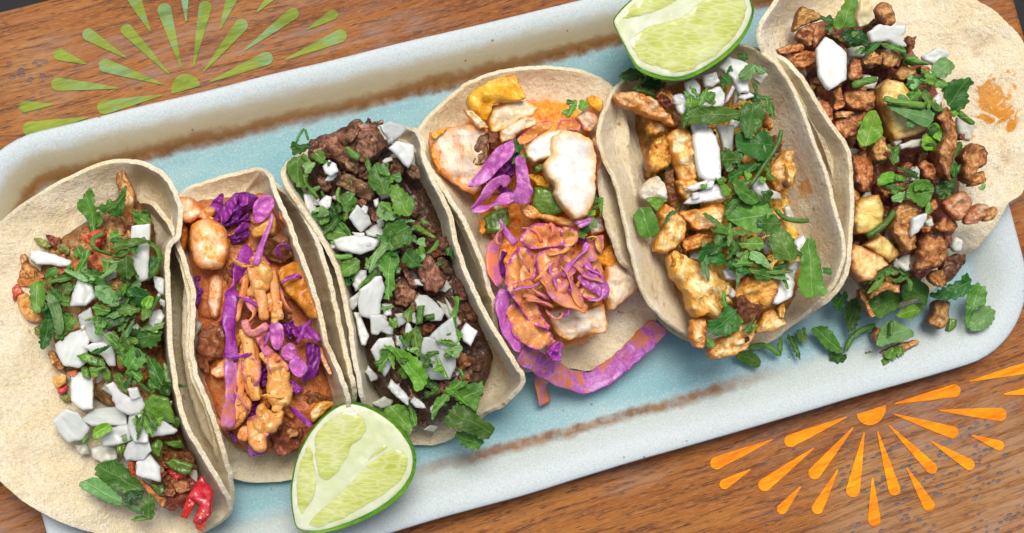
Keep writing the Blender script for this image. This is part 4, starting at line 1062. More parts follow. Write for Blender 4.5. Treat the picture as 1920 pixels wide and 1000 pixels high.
taco('dark chopped steak taco with white onion and cilantro, third from the left', (700, 560),
     [dict(stains=[(930, 690, .03, .014, .5), (900, 640, .03, .010, .6)], spine=((660, 330, 11), (800, 780, 11)), steep=True, a=.7, b=1.7, rim=[
         (536, 328, 42), (560, 375, 46), (598, 430, 47), (622, 475, 47), (641, 517, 47), (655, 580, 47), (666, 647, 47), (676, 700, 46), (684, 745, 42), (700, 785, 28), (735, 820, 14), (790, 836, 11), (850, 822, 12), (893, 782, 20), (932, 762, 30), (962, 735, 38), (976, 713, 44), (962, 685, 47), (938, 645, 48), (908, 595, 48), (882, 540, 48), (858, 480, 48), (842, 420, 48), (830, 380, 48), (808, 340, 48), (792, 300, 47), (786, 265, 44), (775, 247, 36), (735, 240, 20), (650, 252, 14), (580, 275, 16), (548, 300, 30)]),
      dict(spine=((700, 330, 9), (830, 750, 9)), steep=True, a=.75, b=1.6, rim=[
         (808, 328, 46), (835, 365, 47), (862, 410, 47), (882, 450, 47), (907, 520, 46), (922, 570, 44), (925, 610, 36), (945, 700, 20), (930, 760, 12), (870, 805, 9), (800, 828, 9), (720, 790, 12), (670, 720, 24), (640, 620, 30), (600, 480, 30), (565, 370, 26), (610, 290, 12), (720, 255, 12), (785, 290, 36)])],
     [('gap_shade', 30, [(570, 310), (650, 265), (740, 260), (800, 340), (845, 450), (890, 560), (930, 650), (915, 720), (840, 790), (770, 800), (705, 740), (676, 620), (650, 500), (580, 380)])],
     [([(600, 330), (760, 300), (830, 470), (880, 620), (880, 740), (760, 770), (700, 640), (640, 450)], ['stk', 'stkd', 'stk', 'brn', 'stk', 'onc'], 70, 31, 38, 11, 22)],
     '''
E stk 40: 210,290 260,260 370,220 480,170 540,120 580,125 600,160 630,100 660,150 690,140 700,180 760,280 770,340 710,380 640,480 580,530 520,500 450,480 400,420 330,400 240,430 205,360
E stk 44: 560,260 640,230 700,290 700,370 640,440 570,430 530,360
E stk 43: 400,280 470,190 540,140 580,190 560,260 480,320
E stk 41: 220,300 330,240 390,260 380,340 300,380 220,360
E stk 43: 690,135 730,125 740,160 700,170
E stk 43: 440,420 520,360 570,440 560,510 480,490
E stk 40: 430,520 500,500 560,540 640,560 690,640 650,700 560,670 470,620 400,580
E stkd 40: 770,400 850,390 890,470 870,520 800,560 750,510
E stkd 38: 660,440 740,420 760,500 700,540
E stkd 42: 890,490 930,440 980,460 1000,540 940,550 900,520
E stkd 36: 920,720 1000,740 1000,790 930,820
E stkd 36: 920,830 1040,850 1110,920 1000,940 930,900
F stkd 37: 560,60 640,20 740,20 730,80 650,120 580,100
F stkd 37: 740,20 820,0 840,120 780,160 720,110
F stk 42: 590,240 640,150 690,120 720,180 760,240 800,310 790,370 730,410 660,390 620,330
F stk 39: 500,210 540,240 600,330 610,380 560,370 510,290
F stk 36: 430,330 520,300 600,400 580,470 520,510 440,480
F stkd 38: 740,150 800,160 850,260 800,280 740,220
F stkd 36: 840,280 920,330 960,450 900,480 850,400
F stkd 35: 900,450 980,480 1030,590 980,620 910,560
F brn 38: 640,620 740,620 700,690 640,700
F brn 38: 860,830 930,820 970,900 900,950
G stkd 33: 720,250 800,240 910,250 910,350 800,360 730,320
G stkd 32: 280,310 400,340 440,420 420,500 330,480 260,420
G stkd 28: 420,620 560,620 520,720 490,755 450,720
G stkd 30: 520,480 640,470 640,540 560,580 500,540
E on 47: 700,175 790,140 870,165 905,190 850,250 790,285 740,240
E on 45: 765,330 830,275 950,300 955,390 910,470 870,430 830,380
E on 46: 310,450 360,405 410,440 425,490 370,525 330,500
E on 38: 180,640 260,650 275,760 230,800 190,720
E on 37: 220,820 300,830 310,900 260,900
E on 39: 275,710 340,650 380,660 370,740 320,760
E on 43: 490,810 550,715 640,800 660,850 580,915 530,860
E on 39: 600,900 700,850 740,900 720,950 620,940
E on 39: 330,1000 420,945 480,1000 440,1040
E on 43: 665,690 705,670 700,730 680,745
F on 43: 0,30 100,10 230,5 350,40 300,110 200,140 60,110
F on 39: 150,350 170,250 250,245 250,300 180,390
F on 43: 200,380 270,330 310,290 350,290 380,380 350,470 350,560 300,600 200,560 185,470
F on 42: 270,560 350,555 440,650 430,700 350,680 330,700 280,690
F on 38: 130,450 200,390 200,480 150,530 120,480
F on 39: 160,540 200,540 270,700 240,775 210,770
F on 40: 350,480 430,480 420,560 370,570
F on 43: 580,460 610,415 670,420 720,460 800,540 770,600 690,600 600,540
F on 40: 540,550 590,540 600,620 560,610
F on 39: 440,550 520,545 530,610 470,650
F on 41: 530,590 570,650 550,780 490,780 510,700
F on 38: 450,700 500,720 490,780 450,770
F on 44: 610,830 640,710 720,720 760,790 870,830 870,920 830,1010 700,1010 640,940
F on 47: 680,710 760,630 840,570 870,680 905,780 850,830 760,800 720,740
F on 41: 900,670 940,610 1020,670 970,780 920,740
F onc 40: 735,460 800,480 870,570 910,610 870,650 790,560
F onc 41: 790,430 840,500 910,620 880,640 820,540
F on 42: 275,800 330,720 420,710 450,790 430,900 380,995 320,900
G on 39: 245,470 270,410 330,460 400,540 390,600 330,560
G on 40: 400,570 430,530 490,570 520,615 440,610
G on 34: 90,360 110,310 180,390 180,420 130,430
G onc 29: 130,580 220,530 290,560 270,600 200,620
G onc 24: 490,760 540,720 600,740 570,780
G on 38: 300,110 350,110 350,180 310,190
E ld 37: 110,580 150,560 220,760 230,890 200,880 150,720
E lf 42: 95,300 110,275 150,310 225,290 210,330 170,360 105,370
E sg 42 w=18: 130,290 150,240 190,180 200,220 215,270
E lf 41: 65,430 110,390 200,380 210,410 160,450 170,500 200,600 160,610 100,540 70,480
E sl 43 w=34: 170,370 230,430 200,500 190,560 240,620 280,680
E lf 46: 230,380 290,340 320,350 335,400 310,435 280,420
E sc 48: 460,325 490,310 585,380 560,420 500,390
E sc 45: 505,550 520,545 520,590 505,590
E lf 42: 330,880 390,840 460,840 525,930 490,990 440,940 350,970
E lf 42: 290,750 340,745 375,790 340,850 290,860
E ld 41: 230,800 280,780 300,820 260,830
E lf 45: 450,640 520,640 560,690 500,760 470,780 445,710
E sg 45 w=26: 430,600 410,660 440,710
E ll 46: 460,790 490,760 490,820 460,820
E ld 40: 360,810 440,820 420,840 370,850
E lf 48: 630,530 660,450 715,420 720,470 770,500 775,600 780,650 700,640 640,590
E lp 50: 720,440 750,445 775,510 770,550 730,500
E lf 49: 780,580 850,580 870,620 940,670 950,740 920,800 860,790 810,790 800,700 780,640
E lp 48: 710,700 780,700 800,780 870,790 790,830 700,820 690,760
E lf 47: 740,890 800,840 880,830 930,900 930,970 860,1010 780,1040 710,1000
E lf 44: 910,880 960,870 950,900 920,910
F lf 47: 400,60 480,-10 560,-10 560,70 500,80 440,110 390,90
F lp 47: 240,210 300,130 370,60 400,60 380,120 330,170 300,210 250,240
F lf 45: 330,180 400,110 470,130 480,200 440,250 440,340 450,370 420,400 400,460 370,440 390,340 370,270 330,230
F sg 43 w=36: 0,150 70,160 150,150
F lf 42: 70,200 140,160 200,170 200,250 100,300 60,260
F ld 40: 70,300 130,290 140,350 100,370
F ld 46: 480,190 540,90 600,120 630,170 610,220 550,235 520,190
F lf 43: 640,140 700,100 745,30 750,70 720,110
F sc 49: 600,495 655,490 645,560 640,620 590,630
F sc 49: 650,560 720,545 725,590 660,600
F ll 44: 400,580 430,590 465,640 440,650
F sl 44 w=40: 870,430 880,490 850,570 860,660 900,710
F lf 45: 565,650 600,670 640,740 610,790 560,790
G ll 47 serr=2: 210,170 290,190 370,220 460,270 510,340 525,420 490,480 435,500 420,420 350,330 300,240
G lf 46: 190,280 210,220 290,210 300,290 240,260 220,350 185,370
G lp 47: 370,200 460,190 470,210 430,230
G lf 49: 630,255 660,225 735,215 730,250 660,265
G lf 49: 540,290 580,292 570,305 550,303
G ld 38: 500,440 560,420 600,450 530,480
G lf 36: 210,620 340,580 390,640 400,700 420,770 400,800 340,740 270,680
G sg 45 w=24: 740,340 770,370 770,420
G lf 43: 580,550 640,520 680,460 700,420 790,430 800,450 730,480 660,560 600,620 560,700 550,680
G lf 42: 700,510 760,460 850,440 920,430 880,560 860,640 800,590 740,570
G lf 40: 640,700 690,610 760,565 830,580 870,660 910,700 1010,750 940,840 830,790 740,760 660,740
G lf 32: 720,780 760,770 850,800 910,840 890,890 830,900 770,870 730,830
''')

taco('fish taco with white fish, orange slaw and a long purple cabbage strip hanging out', (1010, 420),
     [dict(spine=((920, 260, 11), (1080, 620, 11)), a=.75, b=1.6, rim=[
         (788, 248, 24), (806, 222, 22), (828, 203, 22), (850, 180, 23), (876, 160, 23), (920, 142, 24), (972, 132, 26), (1010, 130, 26), (1052, 131, 27), (1100, 139, 28), (1132, 152, 30), (1158, 180, 34), (1172, 240, 36), (1182, 330, 36), (1200, 430, 34), (1222, 530, 28), (1228, 600, 22), (1185, 652, 14), (1114, 694, 11), (1070, 692, 10.5), (1020, 692, 10.5), (978, 698, 14), (955, 660, 28), (930, 570, 36), (890, 470, 38), (850, 380, 36), (815, 310, 32), (795, 270, 27)])],
     [('forg', 24, [(860, 230), (960, 190), (1080, 190), (1130, 280), (1140, 420), (1150, 520), (1120, 640), (1020, 660), (960, 580), (920, 460), (860, 350)])],
     [([(880, 330), (1080, 220), (1140, 400), (1120, 560), (990, 600), (930, 480)], ['fsh', 'forg', 'sau', 'brn', 'cab'], 40, 26, 34)],
     '''
H forg 34: 990,200 1040,185 1100,210 1090,290 1020,260
H fsh 36: 930,320 980,270 1050,290 1080,340 1020,400 980,390
H fsh 37: 1030,440 1080,400 1110,560 1100,700 1060,740 1060,560
H pep 34: 390,900 450,860 540,840 550,940 500,990 400,990
H fsh 41: 80,400 180,370 300,360 330,340 380,370 420,380 425,500 400,600 380,740 340,770 270,740 150,650 100,560 70,460
H forg 39: 75,440 120,450 180,500 200,600 190,680 130,640 90,560
H forg 43: 85,410 150,380 190,370 150,410 110,450
H stk 43 h=8: 360,440 420,400 425,540 380,600 320,590 330,510
H fsh 44: 275,265 320,270 380,320 425,375 370,380 330,340
H fsh 39: 420,330 450,240 560,215 640,215 715,260 680,310 600,340 540,390 440,400
H forg 43: 300,200 330,150 430,100 540,65 580,80 600,130 645,210 560,230 460,230 440,280 410,340 370,310 310,270
H brn 37: 420,400 480,400 490,470 470,500 430,500
H fsh 42: 490,400 560,350 640,305 710,310 700,360 620,400 560,450 500,470
H csp 46: 590,440 650,390 730,340 800,330 790,380 720,420 650,470 600,480
H csp 46: 830,380 850,320 920,335 975,350 960,395 880,390
H ll 40: 950,260 970,200 1015,240 980,275
H lf 40: 880,310 910,240 945,195 940,260 900,310
H cabd 41: 450,620 560,540 580,640 540,700 470,690
H csb 49: 290,715 380,620 430,540 470,490 570,440 580,470 570,540 500,600 430,680 350,725
H rcb 48 w=70 roll=.5: 545,700 500,672 440,720 380,800 325,855
H rcb 48 w=75 roll=.5: 325,850 400,850 480,810 570,770
H cab 43: 430,680 450,660 440,720 420,710
H csb 50: 570,560 610,530 650,560 665,700 690,750 660,820 600,820 545,780 590,720 590,640
H ld 48: 570,500 590,455 630,480 625,505 580,525
H pep 45: 680,600 740,580 765,560 750,620 700,640
H forg 41: 650,640 740,650 800,700 760,740 690,700
H pep 44: 690,720 760,730 830,780 880,860 810,890 730,880 680,830
H forg 39: 370,920 400,900 410,990 370,1000
H wht 50: 640,490 680,450 770,400 850,385 900,470 830,540 760,555 690,580 650,550
H wht 52: 790,430 850,390 950,400 1030,450 1060,560 1050,700 1050,800 1000,890 930,910 870,860 810,770 810,700 760,660 745,590 780,540
H brn 51.5 h=3 depth=4: 795,520 890,490 880,515 830,533
H lf 44: 1040,840 1060,820 1070,850 1050,855
H sau 43: 600,830 680,830 760,880 880,900 950,900 930,970 850,950 720,900 650,920
H rcb 47 w=26: 930,930 990,925 1030,905 1015,930 950,955
H fsh 33: 1000,930 1090,880 1110,980 1020,1010
I rcr 47 w=70 roll=.6: 160,130 110,200 110,300 150,370
I rcd 44 w=40: 170,210 150,260 160,330
I rcb 50 w=44 t0=.3 t1=1: 148,55 170,110 225,175
I ld 42: 520,100 560,80 590,110 550,120
I forg 32: 600,260 660,180 720,180 750,250 700,300 640,280
I fsh 34 edge=1.5: 660,490 640,380 660,250 760,230 800,300 820,390 760,430 690,490
I fsh 44: 380,500 450,470 560,490 640,460 660,560 650,600 560,610 470,640 410,600
I cab 43: 360,690 420,640 450,650 440,740 400,740
I css 46: 170,470 210,450 290,500 340,560 400,610 410,640 330,690 270,660 210,620 190,560
I rcb 46 w=60 roll=.7: 175,395 150,470 160,540 190,610 245,690
I css 50: 165,380 220,360 310,330 330,420 340,500 400,590 300,560 220,450
I css 51: 170,310 200,230 240,180 300,210 330,300 320,340 250,360 200,400 170,380
I css 52: 230,150 300,80 340,70 430,90 480,120 460,180 380,190 300,200 260,180
I css 53: 320,220 400,190 450,200 430,280 450,360 440,400 380,370 330,330
I css 52: 430,90 520,100 530,150 480,200 450,190
I csp 52: 530,400 560,330 590,270 640,320 660,400 640,445 560,440
I csr 53: 450,300 520,240 560,180 640,120 650,180 620,250 560,270 520,300 450,360
I sau 47: 200,250 330,120 470,150 520,300 460,420 330,430 210,400
I sau 46: 480,260 600,200 650,300 640,420 540,430
I csr 54: 345,330 420,300 470,340 520,420 545,480 480,470 400,440 360,395
I csb 54 fl=12: 520,330 575,300 620,330 655,390 640,440 590,400 550,380
I rcr 55 w=55 roll=.7: 350,340 375,400 440,440 520,470 565,490
I rcr 55 w=55 roll=.8: 440,280 490,350 520,430 545,480
I rcb 54 w=40 roll=.8: 560,265 590,300 640,330 660,400 640,440 570,445
I rcr 55 w=34 roll=.9: 545,320 580,350 620,340 650,360
I rcb 55 w=30 roll=.9: 450,330 480,270 540,230 570,170
I cabb 54 h=8: 470,390 510,380 540,450 500,470
I rcm 30 w=112 roll=.25 wave=.35 rollv=.25: 250,690,40 350,760,30 440,810,22 540,845,15 600,835,14 700,770,14 800,680,17 880,600,22 915,560,25
I rcr 28 w=80 roll=.4: 420,640,36 395,720,30 365,800,22 345,870,14 365,945,11
''', shreds=([(930, 430), (1080, 420), (1140, 470), (1120, 570), (1030, 600), (960, 600)], 20, 52, 56, ('rcr', 'rs', 'rcr', 'rcb', 'rs')))

taco('chicken taco with onion and large cilantro leaves, fifth from the left under the upper lime', (1370, 390),
     [dict(stains=[(1520, 350, .035, .010, .7), (1170, 220, .034, .008, .6), (1260, 560, .02, .016, .6)], spine=((1270, 200, 11), (1410, 600, 11)), a=.72, b=1.7, rim=[
         (1160, 160, 34), (1142, 195, 42), (1130, 230, 46), (1126, 262, 47), (1137, 300, 48), (1154, 340, 48), (1167, 385, 48), (1177, 430, 48), (1192, 500, 47), (1207, 545, 46), (1230, 580, 44), (1262, 610, 38), (1300, 635, 26), (1350, 655, 14), (1400, 655, 12), (1440, 642, 14), (1478, 612, 22), (1520, 577, 34), (1553, 540, 44), (1572, 505, 48), (1580, 462, 50), (1560, 380, 50), (1545, 325, 50), (1526, 280, 50), (1498, 200, 50), (1466, 140, 49), (1438, 108, 46), (1400, 88, 36), (1330, 80, 18), (1250, 100, 14), (1200, 135, 22)]),
      dict(spine=((1330, 200, 9), (1440, 560, 9)), a=.75, b=1.6, rim=[
         (1133, 300, 34), (1130, 350, 40), (1140, 410, 42), (1151, 448, 42), (1167, 488, 40), (1192, 515, 36), (1228, 590, 22), (1290, 640, 12), (1380, 645, 9), (1450, 625, 12), (1505, 590, 28), (1540, 566, 40), (1573, 532, 46), (1587, 493, 48), (1591, 440, 49), (1594, 350, 49), (1585, 278, 49), (1551, 232, 49), (1518, 179, 48), (1488, 134, 46), (1450, 106, 38), (1380, 110, 14), (1300, 120, 10), (1220, 160, 12), (1160, 240, 24)])],
     [('chko', 25, [(1190, 190), (1280, 150), (1400, 140), (1460, 220), (1500, 340), (1520, 480), (1480, 580), (1400, 620), (1310, 610), (1260, 540), (1220, 420), (1190, 290)])],
     [([(1220, 220), (1400, 170), (1470, 330), (1490, 480), (1420, 590), (1290, 540), (1220, 360)], ['chko', 'brn', 'chk', 'chko', 'onc', 'ld'], 75, 29, 39)],
     '''
J chk 38: 280,440 310,390 380,400 400,450 340,480 290,480
J chko 40: 290,580 330,510 400,470 420,560 430,650 370,690 310,710 285,650
J chk 48: 90,250 130,230 230,235 320,270 380,330 440,370 460,430 400,400 300,370 220,330 120,290
J chko 46: 340,260 380,195 430,220 445,300 400,330
J char 48: 330,290 370,250 420,260 445,300 400,330
J char 47: 430,340 470,370 495,420 460,430
J chk 46: 405,490 440,450 500,450 540,490 560,560 590,690 570,740 480,750 440,620
J chk 45: 460,750 560,740 600,760 560,830 520,860 480,820
J brn 40: 390,700 440,680 450,800 470,900 440,930 400,830
J chkw 46: 250,800 290,740 350,720 390,770 410,850 380,870 300,870 255,840
J chko 40: 960,330 1010,360 1030,440 980,430
J brn 39: 1040,480 1100,520 1070,580 1020,560
J chk 42: 1000,680 1060,600 1090,570 1150,580 1130,640 1160,680 1150,770 1110,810 1050,800 1010,740
J chk 45: 1100,650 1150,640 1160,690 1140,770 1110,760
J char 44 h=5 depth=4: 1080,750 1110,750 1115,790 1090,795
K chk 45: 170,60 210,0 260,30 330,130 310,220 250,270 210,305 150,290 150,230 190,150
K chk 45: 285,60 340,40 400,40 500,0 560,20 570,80 500,150 400,165 340,110
K chko 40: 310,220 400,180 500,190 480,240 400,270 320,300
K chk 46: 230,300 270,280 380,340 500,410 570,500 560,580 520,700 450,650 380,680 340,640 320,520 250,450 225,370
K chko 45: 230,300 270,280 330,320 300,380 250,400
K chk 43: 360,690 420,670 460,680 450,780 440,850 380,850 345,800
K chko 46: 640,480 700,420 780,430 880,430 850,540 800,630 720,640 640,580 610,540
K char 47: 620,560 680,540 720,600 790,590 780,650 700,710 650,720 630,660
K chk 43: 640,670 740,690 720,780 690,850 600,900 480,920 460,880 520,800 610,770
K char 44 h=6 depth=6: 660,790 700,780 705,815 675,825
K chk 40: 780,640 830,620 920,710 830,760 740,770
K chko 42: 860,620 910,580 915,650 890,680
K chk 39: 510,450 590,460 600,520 560,560
J on 46: 510,170 570,150 610,190 600,250 550,260 510,220
J on 47: 610,130 690,110 715,170 680,200 630,200
J on 48: 435,250 490,230 540,270 520,330 490,370 460,330
J on 48: 540,260 590,250 590,310 540,320
J on 51: 600,310 640,220 720,190 750,240 740,310 680,330
J on 48: 710,80 770,15 880,60 880,110 860,140 880,240 820,240 790,160 740,100
J onc 49: 900,150 990,110 1000,130 950,185
J on 46: 540,410 660,420 640,440 560,490
J on 49: 560,480 600,420 670,440 700,510 715,560 715,740 640,760 590,720 570,600
J on 48: 510,880 560,830 700,760 750,850 650,870 560,885
J on 50: 510,790 640,740 660,780 560,810
J on 44: 680,430 800,420 800,580 740,570 710,480
J on 45: 900,760 960,720 1010,810 980,860 910,810
J on 46: 740,300 780,190 800,210 770,280
K on 43: 540,400 580,370 680,420 640,460 560,450
K on 45: 830,590 880,430 930,410 970,470 940,560 860,600
K on 42: 960,220 1020,190 1040,240 1000,320 970,300
K on 44: 780,260 800,190 830,250 800,310
K on 43: 920,390 970,340 1000,350 980,420
K on 42: 580,540 600,500 630,530 600,560
J ld 42: 130,120 210,85 270,130 230,160 150,155
J ld 42: 260,140 350,150 410,190 340,220 260,200
J sg 44 w=22: 210,215 250,180 300,138
J sg 45 w=22: 215,210 280,225 340,245
J ld 48: 720,120 780,150 790,190 730,180
J ld 46: 820,0 890,10 880,40 830,40
J lf 54 serr=1.2: 515,380 540,330 690,310 830,340 830,370 720,415 520,410
J lf 53: 580,310 600,260 640,200 650,220 640,270 600,310
J lf 53: 540,190 560,200 600,250 570,250
J lp 53: 830,120 870,70 930,60 940,110 880,160 830,150
J lp 54: 930,70 990,100 980,125 940,110
J ld 46: 880,250 920,240 960,290 900,290
J lf 47: 940,290 1000,300 970,330
J lf 51: 840,310 880,290 950,290 975,360 960,420 920,470 890,510 840,450
J ld 49: 810,480 850,450 900,510 980,430 1050,520 1030,580 960,640 870,600 815,570
J sg 54 w=26: 1080,450 1060,540 980,650 930,730 890,780
J lf 50: 720,610 770,580 850,620 840,650 780,640 740,670
J lp 50: 750,660 790,640 800,680 760,700
J ld 51: 760,720 830,670 960,640 920,690 830,720 780,770
J ll 51: 715,740 790,800 770,840 730,830
J ll 48: 950,730 985,730 985,760 955,755
J lf 53: 790,740 840,750 900,810 970,850 920,890 850,870 800,800
J lf 49: 750,870 830,810 900,880 1000,860 1030,930 1040,1000 900,1000 760,960
J lf 51: 605,775 640,765 660,765 650,785 610,795
J ll 47: 280,850 350,840 385,860 350,930 320,890
K lf 46: 25,80 60,30 120,30 150,80 180,180 100,210 60,190 40,130
K lf 52: 435,70 460,60 590,160 700,170 720,190 600,190 460,170 530,140
K lf 51: 560,80 650,20 800,0 850,60 780,110 770,180 700,170 620,130
K lf 52: 740,100 850,50 900,140 850,170 820,190 770,160
K lf 53: 820,190 900,140 950,200 990,310 960,340 860,340 830,260
K ld 51: 400,310 460,230 500,270 570,330 560,370 470,350 405,340
K lf 52: 500,200 545,180 550,230 530,290 500,250
K ld 51: 600,340 680,350 710,400 700,420 640,410 590,370
K ld 50: 595,200 620,220 640,310 600,290
K lf 53: 640,240 740,200 790,230 770,280 690,275
K lp 54: 700,330 720,280 780,300 845,390 790,370
K lf 52: 670,290 700,280 700,340 660,320
K lf 51 serr=.8: 700,380 860,400 980,405 850,420 720,415
K ld 50: 850,370 940,350 900,395 850,395
K sg 48 w=30: 860,40 900,90 980,110 1050,105
K lf 50: 1010,280 1060,190 1100,240 1110,310 1130,400 1130,450 1160,540 1090,545 1010,560 980,470 1010,400
K ld 48: 1130,390 1160,375 1195,410 1150,425
K ld 49: 460,690 520,690 570,600 610,620 640,700 640,750 560,780 480,770
K lf 49: 660,750 700,730 765,715 740,750 680,765
K lf 46: 455,800 480,790 505,830 480,855 455,840
''', scraps=2)

